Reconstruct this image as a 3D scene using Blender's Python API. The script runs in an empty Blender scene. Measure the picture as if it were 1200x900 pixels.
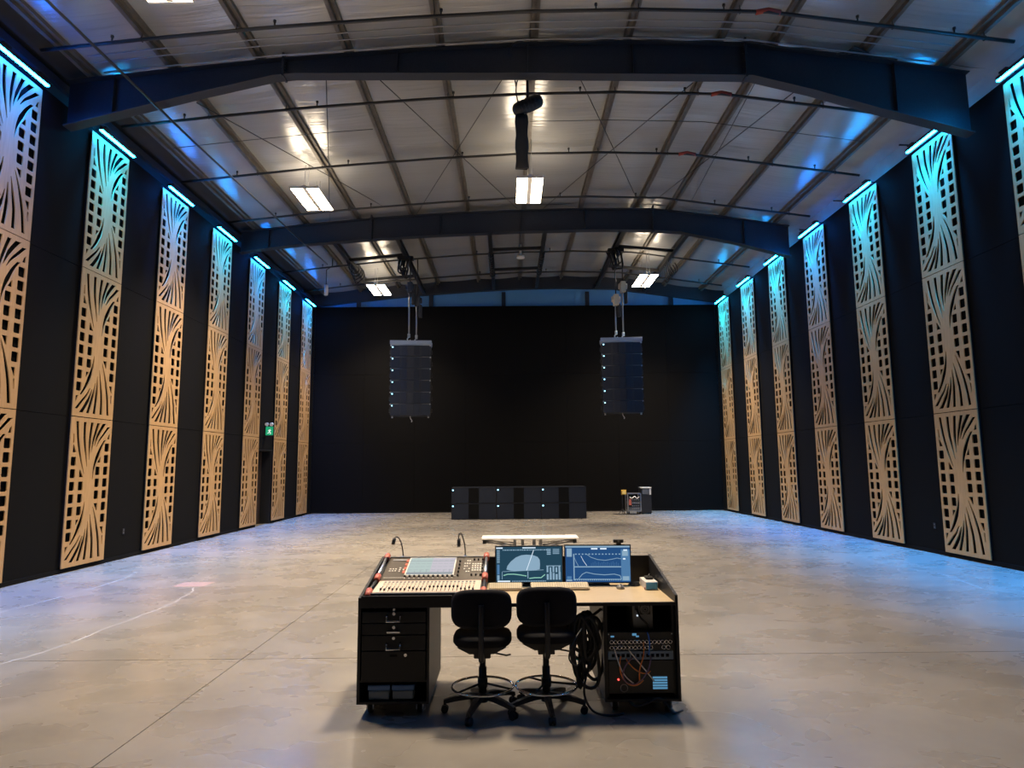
import bpy, bmesh, math, random
from mathutils import Vector, Matrix
random.seed(7)
SC = bpy.context.scene
COL = SC.collection

# ------------------------------------------------------------------ camera
CAM_H = 2.026
F_PX, TILT, YAW, ROLL = 780.45, .1226, .0058, .0084
c, s = math.cos(YAW), math.sin(YAW)
ct, st = math.cos(TILT), math.sin(TILT)
cr, sr = math.cos(ROLL), math.sin(ROLL)
r0 = Vector((c, -s, 0)); fw = Vector((s*ct, c*ct, st)); u0 = Vector((-s*st, -c*st, ct))
rt = r0*cr - u0*sr; upv = r0*sr + u0*cr
cam_data = bpy.data.cameras.new('camera')
cam_data.sensor_width = 36; cam_data.lens = F_PX/1200*36
cam_data.clip_start = .05; cam_data.clip_end = 200
cam = bpy.data.objects.new('camera', cam_data); COL.objects.link(cam)
m = Matrix.Identity(4)
for i in range(3):
    m[i][0] = rt[i]; m[i][1] = upv[i]; m[i][2] = -fw[i]
m[2][3] = CAM_H
cam.matrix_world = m
SC.camera = cam

# ------------------------------------------------------------------ world, exposure
w = bpy.data.worlds.new('world'); SC.world = w; w.use_nodes = True
w.node_tree.nodes['Background'].inputs[0].default_value = (.01, .012, .016, 1)
w.node_tree.nodes['Background'].inputs[1].default_value = .3
SC.view_settings.view_transform = 'Standard'
SC.view_settings.look = 'None'
SC.view_settings.gamma = 1
SC.view_settings.use_curve_mapping = False
SC.view_settings.exposure = 0.0
SC.cycles.use_denoising = True
SC.cycles.denoising_prefilter = 'ACCURATE'
SC.cycles.max_bounces = 8
SC.cycles.diffuse_bounces = 5
SC.cycles.glossy_bounces = 4
SC.cycles.sample_clamp_indirect = 6
SC.cycles.caustics_reflective = False
SC.cycles.caustics_refractive = False
FIX_L, FIX_UP, FIX_COL = 45, 16, (1, .82, .60)           # radiance of the ceiling luminaires
FIX_W, FIX_SPREAD = 745, 114                              # watts and spread of each luminaire's beam
BAR_L, BAR_W = 190, 200                                      # wall washer lens radiance, beam watts

# ------------------------------------------------------------------ materials
def rgb(c): return (c[0], c[1], c[2], 1)
MATS = {}
def mat(name, col, rough=.5, metal=0, spec=.5, emit=None, estr=0, noise=None, bump=None, coat=0):
    """noise=(scale, amount) mottles the colour, bump=(scale(xyz), strength)"""
    m = bpy.data.materials.new(name); m.use_nodes = True
    nt = m.node_tree; b = nt.nodes['Principled BSDF']
    b.inputs['Base Color'].default_value = rgb(col)
    b.inputs['Roughness'].default_value = rough
    b.inputs['Metallic'].default_value = metal
    b.inputs['Specular IOR Level'].default_value = spec
    b.inputs['Coat Weight'].default_value = coat
    if emit:
        b.inputs['Emission Color'].default_value = rgb(emit)
        b.inputs['Emission Strength'].default_value = estr
    tc = None
    if noise or bump:
        tc = nt.nodes.new('ShaderNodeTexCoord')
    if noise:
        n = nt.nodes.new('ShaderNodeTexNoise'); n.inputs['Scale'].default_value = noise[0]
        n.inputs['Detail'].default_value = 6
        mp = nt.nodes.new('ShaderNodeMapping')
        if len(noise) > 2: mp.inputs['Scale'].default_value = noise[2]
        nt.links.new(tc.outputs['Object'], mp.inputs[0]); nt.links.new(mp.outputs[0], n.inputs['Vector'])
        r = nt.nodes.new('ShaderNodeValToRGB')
        a = noise[1]
        r.color_ramp.elements[0].position = .3; r.color_ramp.elements[1].position = .7
        r.color_ramp.elements[0].color = rgb([x*(1-a) for x in col])
        r.color_ramp.elements[1].color = rgb([min(1, x*(1+a)) for x in col])
        nt.links.new(n.outputs['Fac'], r.inputs[0]); nt.links.new(r.outputs[0], b.inputs['Base Color'])
    if bump:
        n = nt.nodes.new('ShaderNodeTexNoise'); n.inputs['Scale'].default_value = 1; n.inputs['Detail'].default_value = 4
        mp = nt.nodes.new('ShaderNodeMapping'); mp.inputs['Scale'].default_value = bump[0]
        nt.links.new(tc.outputs['Object'], mp.inputs[0]); nt.links.new(mp.outputs[0], n.inputs['Vector'])
        bp = nt.nodes.new('ShaderNodeBump'); bp.inputs['Strength'].default_value = bump[1]; bp.inputs['Distance'].default_value = .02
        nt.links.new(n.outputs['Fac'], bp.inputs['Height']); nt.links.new(bp.outputs[0], b.inputs['Normal'])
    MATS[name] = m
    return m

def emat(name, col, strength):
    m = bpy.data.materials.new(name); m.use_nodes = True
    nt = m.node_tree; nt.nodes.remove(nt.nodes['Principled BSDF'])
    e = nt.nodes.new('ShaderNodeEmission'); e.inputs[0].default_value = rgb(col); e.inputs[1].default_value = strength
    nt.links.new(e.outputs[0], nt.nodes['Material Output'].inputs[0])
    MATS[name] = m
    return m

def concrete():
    m = bpy.data.materials.new('polished_concrete'); m.use_nodes = True
    nt = m.node_tree; b = nt.nodes['Principled BSDF']; L = nt.links
    tc = nt.nodes.new('ShaderNodeTexCoord')
    def noise(sc, det, mscale=(1, 1, 1), dist=0):
        mp = nt.nodes.new('ShaderNodeMapping'); mp.inputs['Scale'].default_value = mscale
        L.new(tc.outputs['Object'], mp.inputs[0])
        n = nt.nodes.new('ShaderNodeTexNoise'); n.inputs['Scale'].default_value = sc; n.inputs['Detail'].default_value = det
        n.inputs['Distortion'].default_value = dist; n.inputs['Roughness'].default_value = .62
        L.new(mp.outputs[0], n.inputs['Vector']); return n
    def ramp(src, a, ca, bb, cb):
        r = nt.nodes.new('ShaderNodeValToRGB'); r.color_ramp.elements[0].position = a; r.color_ramp.elements[1].position = bb
        r.color_ramp.elements[0].color = rgb(ca); r.color_ramp.elements[1].color = rgb(cb)
        L.new(src, r.inputs[0]); return r
    def mult(x, y, f):
        k = nt.nodes.new('ShaderNodeMix'); k.data_type = 'RGBA'; k.blend_type = 'MULTIPLY'; k.inputs[0].default_value = f
        L.new(x, k.inputs[6]); L.new(y, k.inputs[7]); return k.outputs[2]
    n1 = noise(.5, 3, (1, 1, 1), .5)
    base = ramp(n1.outputs['Fac'], .28, (.225, .203, .174), .74, (.330, .290, .238))
    n2 = noise(1.3, 3, (.8, 1.1, 1), .3)
    r2 = ramp(n2.outputs['Fac'], .25, (.80, .80, .80), .75, (1, 1, 1))
    n3 = noise(9, 2)
    r3 = ramp(n3.outputs['Fac'], .3, (.94, .94, .94), .65, (1, 1, 1))
    cl = mult(mult(base.outputs[0], r2.outputs[0], .8), r3.outputs[0], .9)
    L.new(cl, b.inputs['Base Color'])
    rr = ramp(n2.outputs['Fac'], .3, (.23, .23, .23), .7, (.33, .33, .33))
    L.new(rr.outputs[0], b.inputs['Roughness'])
    b.inputs['Specular IOR Level'].default_value = .6
    MATS['polished_concrete'] = m
    return m

CONC = concrete()
JOINT = mat('joint_filler', (.10, .085, .07), .8)
CRACK = mat('crack_filler', (.40, .37, .33), .5)
PINK = mat('pink_patch', (.36, .24, .20), .5)
FABRIC = mat('black_wall_fabric', (.0048, .0044, .0040), .95, spec=.1, noise=(220, .35))
GAP = mat('dark_gap', (.006, .006, .006), .9, spec=.1)
WOOD = mat('birch_plywood', (.44, .265, .115), .55, spec=.3, noise=(6, .10, (6, 6, .5)))
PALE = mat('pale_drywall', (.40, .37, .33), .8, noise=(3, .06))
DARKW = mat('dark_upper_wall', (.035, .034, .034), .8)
LINER = mat('white_roof_liner', (.47, .47, .46), .24, metal=.35, spec=1.0, bump=((.5, 11, 1), .6))
STRIP = mat('led_tinted_wall_liner', (.13, .35, .62), .5, bump=((6, 1, 1), .3))  # blue spill of the LED bars painted into the liner's base colour
STEEL = mat('navy_painted_steel', (.020, .025, .036), .48, spec=.4, noise=(40, .2))
PURL = mat('grey_galvanized_purlin', (.135, .120, .100), .5, metal=.25, noise=(5, .18))
BLKM = mat('black_pipe', (.016, .016, .017), .45)
RED = mat('red_coupling', (.35, .045, .025), .5)
GREYM = mat('grey_conduit', (.30, .30, .30), .4, metal=.5)
BLACK = mat('black_laminate', (.011, .011, .012), .5, spec=.3)
BLACKD = mat('black_plastic', (.012, .012, .013), .45)
CHAIRF = mat('black_chair_fabric', (.009, .009, .012), .85, spec=.2, noise=(300, .4))
RUBBER = mat('black_rubber', (.010, .010, .011), .6)
CHROME = mat('chrome', (.75, .75, .77), .14, metal=1)
STEELB = mat('brushed_steel', (.55, .56, .58), .3, metal=1)
TOPM = mat('tan_laminate', (.56, .43, .26), .32, spec=.5, noise=(12, .06, (1, 6, 1)))
CORAL = mat('coral_cap', (.55, .14, .09), .35)
CONS = mat('console_face', (.085, .068, .050), .4, metal=.2)
CONSF = mat('console_fader_face', (.80, .62, .49), .38, metal=.25)
KNOB = mat('white_key', (.70, .66, .58), .4)
KEYB = mat('beige_keyboard', (.30, .24, .16), .5)
KEYC = mat('beige_key', (.55, .47, .33), .5)
BLUEP = mat('blue_bin', (.05, .14, .40), .4)
WHITE = mat('white_plastic', (.72, .68, .63), .4)
BLUEF = mat('blue_face', (.05, .28, .62), .4)
GREYP = mat('grey_panel', (.14, .15, .16), .4, metal=.3)
PATCH = mat('blue_grey_panel', (.16, .23, .34), .4)
DOORM = mat('dark_brown_door', (.045, .028, .020), .5)
YEL = mat('yellow_box', (.65, .40, .05), .5)
HOISTY = mat('cream_hoist', (.52, .44, .30), .45)
SPK = mat('speaker_black_led_tint', (.006, .009, .016), .42)  # black cabinet, blue light of the LED bars mixed into its colour
SPKG = mat('speaker_grille_led_tint', (.007, .012, .024), .5, metal=.3)  # same blue LED light tinted into the grille colour
BUMP = mat('array_bumper', (.30, .36, .45), .4, metal=.4)
BAGM = mat('black_nylon', (.022, .021, .020), .7)
ORANGE = mat('orange_cable', (.85, .27, .05), .5)
BLUEC = mat('blue_cable', (.04, .16, .5), .5)
PURP = mat('mauve_cable', (.25, .15, .22), .5)
WCAB = mat('white_cable', (.82, .80, .78), .5)
TABW = mat('white_table_top', (.82, .78, .70), .4)
E_FIX = emat('lamp_lens', FIX_COL, FIX_L)
E_UP = emat('lamp_top_lens', FIX_COL, FIX_UP)
E_LED = emat('cyan_status_led', (.35, .80, 1), 4)
E_REDL = emat('red_status_led', (1, .05, .04), 5)
E_GREEN = emat('exit_green', (.03, .60, .27), .6)
E_WHT = emat('sign_white', (.85, 1, .92), 1.0)
E_SDARK = emat('screen_dark_teal', (.030, .095, .155), .62)
E_SBLUE = emat('screen_blue', (.025, .10, .28), .75)
E_SMID = emat('screen_mid_blue', (.10, .25, .48), .8)
E_SLIGHT = emat('screen_pale_blue', (.36, .56, .74), .72)
E_SWHITE = emat('screen_white', (.75, .88, 1), 1.0)
E_SGREEN = emat('screen_green', (.35, .75, .60), .8)
E_TOUCH = emat('touch_screen', (.58, .70, .67), .85)
E_TOUCH2 = emat('touch_screen_lilac', (.70, .66, .73), .85)
E_TLINE = emat('touch_screen_line', (.42, .47, .50), .8)
E_LBL = emat('blue_display', (.15, .42, .70), .55)

# ------------------------------------------------------------------ mesh builder (world coordinates in, object-local out)
def wloc(o):
    v = Vector((0, 0, 0))
    while o is not None:
        v = v + o.location; o = o.parent
    return v

class MB:
    def __init__(self): self.v = []; self.f = []; self.mi = []; self.sm = []
    def add(self, vs, fs, mi=0, sm=False):
        n = len(self.v); self.v += [tuple(p) for p in vs]
        for f in fs: self.f.append([i+n for i in f]); self.mi.append(mi); self.sm.append(sm)
        return self
    def box(self, x0, x1, y0, y1, z0, z1, mi=0, bev=0, M=None):
        if bev <= 0:
            vs = [(x, y, z) for z in (z0, z1) for y in (y0, y1) for x in (x0, x1)]
            fs = [(0, 2, 3, 1), (4, 5, 7, 6), (0, 1, 5, 4), (2, 6, 7, 3), (0, 4, 6, 2), (1, 3, 7, 5)]
        else:
            bm = bmesh.new(); bmesh.ops.create_cube(bm, size=1)
            for v in bm.verts: v.co = Vector(((x0+x1)/2+v.co.x*(x1-x0), (y0+y1)/2+v.co.y*(y1-y0), (z0+z1)/2+v.co.z*(z1-z0)))
            bmesh.ops.bevel(bm, geom=bm.edges[:], offset=bev, segments=2, affect='EDGES', profile=.5)
            bm.verts.index_update()
            vs = [v.co.copy() for v in bm.verts]; fs = [[v.index for v in f.verts] for f in bm.faces]; bm.free()
        if M is not None: vs = [M @ Vector(p) for p in vs]
        return self.add(vs, fs, mi, False)
    def tube(self, pts, r, n=8, mi=0, closed=False, caps=True):
        pts = [Vector(p) for p in pts]; k = len(pts)
        rs = r if isinstance(r, (list, tuple)) else [r]*k
        rings = []; prev = None
        for i, p in enumerate(pts):
            a = pts[(i-1) % k] if (closed or i > 0) else p
            b = pts[(i+1) % k] if (closed or i < k-1) else p
            t = (b-a).normalized()
            if prev is None:
                ref = Vector((0, 0, 1)) if abs(t.z) < .9 else Vector((1, 0, 0))
                nx = t.cross(ref).normalized()
            else:
                nx = (prev - t*prev.dot(t)).normalized()
            prev = nx; ny = t.cross(nx)
            rings.append([p + (nx*math.cos(2*math.pi*j/n) + ny*math.sin(2*math.pi*j/n))*rs[i] for j in range(n)])
        vs = [q for rg in rings for q in rg]; fs = []
        for i in range(k if closed else k-1):
            a = i*n; b = ((i+1) % k)*n
            for j in range(n): fs.append((a+j, a+(j+1) % n, b+(j+1) % n, b+j))
        base = len(self.v)
        self.add(vs, fs, mi, True)
        if caps and not closed:
            self.f.append([base+j for j in range(n)][::-1]); self.mi.append(mi); self.sm.append(False)
            self.f.append([base+(k-1)*n+j for j in range(n)]); self.mi.append(mi); self.sm.append(False)
        return self
    def cyl(self, p0, p1, r, r1=None, n=16, mi=0): return self.tube([p0, p1], [r, r if r1 is None else r1], n, mi)
    def ring(self, c, R, r, n=36, m=8, mi=0, sx=1, sy=1, M=None):
        pts = [Vector((math.cos(2*math.pi*i/n)*R*sx, math.sin(2*math.pi*i/n)*R*sy, 0)) for i in range(n)]
        if M is not None: pts = [M @ p for p in pts]
        return self.tube([p+Vector(c) for p in pts], r, m, mi, closed=True)
    def prism(self, poly, axis, a, b, mi=0):
        """poly of 2D points; axis 'x': (y,z), 'y': (x,z), 'z': (x,y)"""
        def P(q, t): return (t, q[0], q[1]) if axis == 'x' else (q[0], t, q[1]) if axis == 'y' else (q[0], q[1], t)
        n = len(poly); vs = [P(q, a) for q in poly]+[P(q, b) for q in poly]
        fs = [list(range(n))[::-1], list(range(n, 2*n))]+[(i, (i+1) % n, n+(i+1) % n, n+i) for i in range(n)]
        return self.add(vs, fs, mi)
    def build(self, name, mats, parent=None, **props):
        me = bpy.data.meshes.new(name)
        off = wloc(parent) if parent is not None else Vector((0, 0, 0))
        me.from_pydata([(v[0]-off.x, v[1]-off.y, v[2]-off.z) for v in self.v], [], self.f)
        for mm in (mats if isinstance(mats, (list, tuple)) else [mats]): me.materials.append(mm)
        me.polygons.foreach_set('material_index', self.mi); me.polygons.foreach_set('use_smooth', self.sm)
        bm = bmesh.new(); bm.from_mesh(me); bmesh.ops.recalc_face_normals(bm, faces=bm.faces[:]); bm.to_mesh(me); bm.free()
        me.update()
        o = bpy.data.objects.new(name, me); COL.objects.link(o)
        if parent is not None: o.parent = parent
        for k, v in props.items(): o[k] = v
        return o

def thing(name, label, cat, loc=(0, 0, 0), group=None):
    o = bpy.data.objects.new(name, None); COL.objects.link(o); o.empty_display_size = .1
    o.location = loc; o['label'] = label; o['category'] = cat
    if group: o['group'] = group
    return o
def tag(o, label, cat, group=None):
    o['label'] = label; o['category'] = cat
    if group: o['group'] = group
    return o
def struct(o): o['kind'] = 'structure'; return o
def recentre(o):
    """moves a single-mesh object's origin to the middle of its base"""
    vs = [v.co for v in o.data.vertices]
    cx = (min(v.x for v in vs)+max(v.x for v in vs))/2; cy = (min(v.y for v in vs)+max(v.y for v in vs))/2; cz = min(v.z for v in vs)
    o.data.transform(Matrix.Translation((-cx, -cy, -cz))); o.location = (cx, cy, cz); return o
def dup(root, loc, rotz=0, label=None, group=None):
    r = root.copy(); COL.objects.link(r); r.location = loc; r.rotation_euler = (0, 0, rotz)
    if label: r['label'] = label
    if group: r['group'] = group
    for ch in list(root.children):
        k = ch.copy(); COL.objects.link(k); k.parent = r
        for g in list(ch.children):
            d = g.copy(); COL.objects.link(d); d.parent = k
    return r
def lerp(a, b, t): return a+(b-a)*t
def bez(p0, p1, p2, p3, n=14):
    out = []
    for i in range(n+1):
        t = i/n; q = 1-t
        out.append(tuple(q**3*a+3*q*q*t*b+3*q*t*t*cc+t**3*d for a, b, cc, d in zip(p0, p1, p2, p3)))
    return out
def spline(pts, n=6):
    P = [Vector(p) for p in pts]; out = []
    for i in range(len(P)-1):
        a = P[max(i-1, 0)]; b = P[i]; cc = P[i+1]; d = P[min(i+2, len(P)-1)]
        for j in range(n):
            t = j/n
            out.append(.5*((2*b)+(cc-a)*t+(2*a-5*b+4*cc-d)*t*t+(3*b-a-3*cc+d)*t**3))
    out.append(P[-1]); return out

# ------------------------------------------------------------------ room dimensions
XL, XR = -8.85, 9.57            # faces of the black cladding
YB, YR = 30.1, -6.0             # back wall, wall behind the photographer
UXL, UXR = -9.30, 10.02         # upper wall faces above the cladding
ZC = 9.30                       # top of the cladding
PITCH, PW, PY0 = 2.9117, 1.385, 13.426
LV = [.09, 3.105, 6.205, 9.19]  # grille seams
RX = [-9.5, -9.2, -6.75, -4.5, -1.9, .45, 2.6, 4.93, 7.2, 9.6, 10.2]
RZ = [9.75, 9.79, 10.06, 10.28, 10.47, 10.59, 10.62, 10.56, 10.25, 9.92, 9.84]
def roofz(x):
    for i in range(len(RX)-1):
        if x <= RX[i+1]: return lerp(RZ[i], RZ[i+1], (x-RX[i])/(RX[i+1]-RX[i]))
    return RZ[-1]
Y_F1, Y_F2 = 12.70, 21.42

# ------------------------------------------------------------------ floor
floor = struct(MB().box(UXL, UXR, YR, YB+.3, -.12, -.012).build('floor', JOINT))
jx, jy, g = -2.87, 7.45, .005
for x0, x1 in ((UXL, jx-g), (jx+g, UXR)):
    for y0, y1 in ((YR, jy-g), (jy+g, YB+.2)):
        MB().box(x0, x1, y0, y1, -.012, 0).build('slab', CONC, floor)
def ribbon(pts, w0, z=.0012):
    vs = []; fs = []
    P = spline([(x, y, 0) for x, y in pts], 5)
    for i, p in enumerate(P):
        t = (P[min(i+1, len(P)-1)]-P[max(i-1, 0)]).normalized(); nn = Vector((-t.y, t.x, 0))
        q = p+nn*random.uniform(-.03, .03); ww = w0*random.uniform(.5, 1.2)
        vs += [(q.x-nn.x*ww, q.y-nn.y*ww, z), (q.x+nn.x*ww, q.y+nn.y*ww, z)]
        if i: fs.append((2*i-2, 2*i-1, 2*i+1, 2*i))
    return MB().add(vs, fs)
ribbon([(-5.6, 6.2), (-5.38, 7.36), (-5.2, 7.9), (-5.19, 8.8), (-5.12, 10.2), (-5.18, 10.9), (-5.4, 11.8)], .016).build('crack', CRACK, floor)
ribbon([(-7.4, 8.6), (-7.31, 9.9), (-7.25, 10.9), (-7.18, 12.6), (-7.43, 13.66)], .014).build('crack', CRACK, floor)
ribbon([(7.6, 11.0), (7.9, 12.6), (7.5, 13.6), (7.7, 15.2)], .012).build('crack', CRACK, floor)
MB().box(-5.85, -5.3, 11.9, 12.35, 0, .0015).build('paint_patch', PINK, floor)

# ------------------------------------------------------------------ walls: dark core plus separate fabric panels
def wall_panels(parent, side):
    face, back = (XL, XL-.05) if side < 0 else (XR, XR+.05)
    # joints run behind the middle of each grille
    ys = [YR]+[PY0+(i-2)*PITCH+PW/2 for i in range(-3, 9) if YR < PY0+(i-2)*PITCH+PW/2 < YB-.3]+[YB]
    for y0, y1 in zip(ys[:-1], ys[1:]):
        for z0, z1 in ((0, 3.10), (3.10, 6.20), (6.20, ZC)):
            if side < 0 and z0 == 0 and y0 < 23.8 < y1:
                MB().box(back, face, y0+.004, 23.62, .004, z1-.004).build('wall_panel', FABRIC, parent)
                MB().box(back, face, 23.62, 25.05, 2.68, z1-.004).build('wall_panel', FABRIC, parent)
                MB().box(back, face, 25.05, y1-.004, .004, z1-.004).build('wall_panel', FABRIC, parent)
                continue
            if side < 0 and z0 == 0 and y0 < 25.0 < y1 and y0 > 23.62:
                MB().box(back, face, 25.05, y1-.004, .004, z1-.004).build('wall_panel', FABRIC, parent); continue
            MB().box(back, face, y0+.004, y1-.004, z0+.004, z1-.004).build('wall_panel', FABRIC, parent)
b = MB()
b.box(UXL, XL-.05, YR, 23.6, 0, ZC).box(UXL, XL-.05, 25.06, YB, 0, ZC).box(UXL, XL-.05, 23.6, 25.06, 2.70, ZC)
b.box(UXL-.2, UXL, YR, YB, 0, 10.3, 1)
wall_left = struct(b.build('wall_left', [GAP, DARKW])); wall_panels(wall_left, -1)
b = MB().box(XR+.05, UXR, YR, YB, 0, ZC).box(UXR, UXR+.2, YR, YB, 0, 10.3, 1)
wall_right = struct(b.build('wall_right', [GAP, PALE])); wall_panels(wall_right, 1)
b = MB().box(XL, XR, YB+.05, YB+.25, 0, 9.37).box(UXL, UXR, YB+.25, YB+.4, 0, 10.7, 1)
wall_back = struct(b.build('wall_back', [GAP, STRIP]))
nb = 8
for i in range(nb):
    x0, x1 = lerp(XL, XR, i/nb), lerp(XL, XR, (i+1)/nb)
    for z0, z1 in ((0, 3.10), (3.10, 6.20), (6.20, 9.37)):
        MB().box(x0+.003, x1-.003, YB, YB+.05, z0+.003, z1-.003).build('wall_panel', FABRIC, wall_back)
# exposed liner strip above the back cladding: ribbed sheets between steel posts
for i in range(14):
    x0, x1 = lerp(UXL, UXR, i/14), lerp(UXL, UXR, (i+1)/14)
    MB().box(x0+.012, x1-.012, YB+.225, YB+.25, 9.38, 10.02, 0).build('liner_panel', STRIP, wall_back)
for x in (-6.9, -3.55, -.18, 3.7, 7.6):
    MB().box(x-.09, x+.09, YB+.08, YB+.22, 9.37, 10.05).build('post', STEEL, wall_back)
struct(MB().box(UXL, UXR, YR-.2, YR, 0, 10.7).build('wall_rear', FABRIC))
struct(MB().box(XL, XL+.018, YR, 23.6, 0, .085).box(XL, XL+.018, 25.07, YB, 0, .085).build('baseboard_left', GAP))
struct(MB().box(XR-.018, XR, YR, YB, 0, .085).build('baseboard_right', GAP))
struct(MB().box(XL+.018, XR-.018, YB-.018, YB, 0, .085).build('baseboard_back', GAP))
# door in its recess
door = struct(MB().box(UXL+.002, UXL+.06, 23.6, 25.06, 0, 2.70).build('door_1', GAP))
MB().box(UXL+.06, UXL+.11, 23.68, 24.98, .01, 2.62, bev=.004).build('door_leaf', DOORM, door)
h = MB().cyl((UXL+.11, 23.80, 1.05), (UXL+.17, 23.80, 1.05), .02); h.tube([(UXL+.16, 23.80, 1.05), (UXL+.16, 23.93, 1.05)], .012); h.build('door_handle', STEELB, door)
fr = MB().box(UXL+.06, XL+.01, 23.6, 23.66, 0, 2.70).box(UXL+.06, XL+.01, 25.0, 25.06, 0, 2.70).box(UXL+.06, XL+.01, 23.66, 25.0, 2.64, 2.70)
fr.build('door_frame', BLACK, door)

# ------------------------------------------------------------------ roof: liner sheets between purlins
PX = [-8.36, -6.75, -5.0, -3.2, -1.33, .58, 2.5, 4.4, 5.47, 7.25, 8.95]
b = MB()
xs = [-9.5, -9.2]+[x for x in RX[2:-1]]+[10.22]
for x0, x1 in zip(xs[:-1], xs[1:]):
    b.add([(x0, YR, roofz(x0)+.32), (x1, YR, roofz(x1)+.32), (x1, YB+.4, roofz(x1)+.32), (x0, YB+.4, roofz(x0)+.32)], [(0, 1, 2, 3)])
    b.add([(x0, YR, roofz(x0)+.36), (x1, YR, roofz(x1)+.36), (x1, YB+.4, roofz(x1)+.36), (x0, YB+.4, roofz(x0)+.36)], [(0, 1, 2, 3)])
ceiling = struct(b.build('ceiling', DARKW))
edges = [UXL]+PX+[UXR]
spans = [(YR, 3.95), (3.95, Y_F1), (Y_F1, Y_F2), (Y_F2, YB+.25)]
for i in range(len(edges)-1):
    x0, x1 = edges[i]+.0, edges[i+1]
    for y0, y1 in spans:
        nu, nv = 6, 44
        vs = []; fs = []
        ph = random.uniform(0, 6.28); ph2 = random.uniform(0, 6.28)
        for jv in range(nv+1):
            v = jv/nv; y = lerp(y0, y1, v)
            for ju in range(nu+1):
                u = ju/nu; x = lerp(x0, x1, u)
                sag = math.sin(math.pi*u)*(.045+.010*math.sin(y*2.1+ph)+.008*math.sin(y*5.3+ph2+u*1.5)+.004*math.sin(y*11.7+ph))
                vs.append((x, y, roofz(x)+.165-sag))
                if ju and jv:
                    a = jv*(nu+1)+ju; fs.append((a-nu-2, a-nu-1, a, a-1))
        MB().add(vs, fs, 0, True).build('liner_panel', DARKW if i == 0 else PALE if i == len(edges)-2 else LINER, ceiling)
for x in PX:
    z = roofz(x); sgn = 1 if x < 4.9 else -1
    t = .012
    b = MB()
    b.box(x-t/2, x+t/2, YR, YB+.2, z, z+.20)
    b.box(x if sgn < 0 else x-.075, x+.075 if sgn < 0 else x, YR, YB+.2, z, z+t)
    b.box(x if sgn > 0 else x-.075, x+.075 if sgn > 0 else x, YR, YB+.2, z+.19, z+.20)
    b.box(x-.085, x+.085, YR, YB+.2, z+.085, z+.175)
    b.build('purlin', PURL, ceiling)
# eave struts beside the side walls
MB().box(-8.97, -8.88, YR, YB, 9.60, 9.76).build('eave_strut', STEEL, ceiling)
# end beam over the back wall
b = MB()
for x0, x1 in zip(xs[1:-1], xs[2:]):
    b.prism([(x0, roofz(x0)-.42), (x1, roofz(x1)-.42), (x1, roofz(x1)+.16), (x0, roofz(x0)+.16)], 'y', YB-.02, YB+.18)
tag(recentre(b.build('end_beam', STEEL)), 'dark steel end beam along the top of the back wall under the roof', 'beam')

# ------------------------------------------------------------------ steel roof frames
def frame(y, top, bot, label):
    """top, bot: lists of (x, z) left to right"""
    t = thing('roof_frame', label, 'steel beam', (.4, y, 9.0))
    def prof(pts, x):
        for a, bb in zip(pts[:-1], pts[1:]):
            if x <= bb[0]: return lerp(a[1], bb[1], (x-a[0])/(bb[0]-a[0]))
        return pts[-1][1]
    xs_ = sorted(set([p[0] for p in top+bot]))
    web = MB(); tf = MB(); bf = MB()
    for x0, x1 in zip(xs_[:-1], xs_[1:]):
        a0, a1, b0, b1 = prof(top, x0), prof(top, x1), prof(bot, x0), prof(bot, x1)
        web.prism([(x0, b0), (x1, b1), (x1, a1), (x0, a0)], 'y', y-.008, y+.008)
        tf.prism([(x0, a0-.022), (x1, a1-.022), (x1, a1), (x0, a0)], 'y', y-.13, y+.13)
        bf.prism([(x0, b0), (x1, b1), (x1, b1+.024), (x0, b0+.024)], 'y', y-.13, y+.13)
    web.build('web', STEEL, t); tf.build('top_flange', STEEL, t); bf.build('bottom_flange', STEEL, t)
    for x in (-4.5, 4.88):
        a, bb = prof(top, x), prof(bot, x)
        sp = MB().box(x-.02, x+.02, y-.13, y+.13, bb-.03, a+.10).build('splice_plate', STEEL, t)
        bl = MB()
        for k in range(5):
            z = lerp(bb+.06, a-.06, k/4)
            for yy in (y-.07, y+.07): bl.cyl((x-.05, yy, z), (x+.05, yy, z), .016, n=6)
        bl.build('bolts', STEEL, sp)
    for x in (-7.9, -2.2, .45, 2.6, 7.9):
        a, bb = prof(top, x), prof(bot, x)
        MB().box(x-.006, x+.006, y-.10, y-.008, bb+.02, a-.02).build('stiffener', STEEL, t)
    return t
frame(Y_F1, [(-8.83, 9.80), (-6.75, 10.04), (-4.5, 10.27), (-1.9, 10.46), (.45, 10.58), (2.6, 10.61), (4.93, 10.55), (7.2, 10.24), (9.40, 9.90)],
      [(-8.83, 8.83), (-8.38, 8.95), (-6.2, 9.52), (-4.7, 9.88), (-4.3, 9.92), (.45, 9.90), (4.6, 9.84), (4.99, 9.83), (6.19, 9.52), (7.55, 9.10), (8.56, 8.82), (9.40, 8.58)],
      'dark navy tapered steel roof beam nearest the camera spanning wall to wall')
frame(Y_F2, [(-8.83, 9.82), (-6.75, 10.04), (-4.5, 10.25), (-1.9, 10.42), (.45, 10.50), (2.6, 10.54), (4.93, 10.52), (7.2, 10.24), (9.40, 9.90)],
      [(-8.83, 9.08), (-8.43, 9.17), (-6.9, 9.35), (-4.46, 9.52), (-2.67, 9.63), (.45, 9.755), (3.0, 9.80), (4.8, 9.77), (5.8, 9.70), (7.55, 9.33), (8.67, 9.03), (9.40, 8.84)],
      'dark navy steel roof beam farther back, in front of the two hanging speaker arrays')

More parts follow.
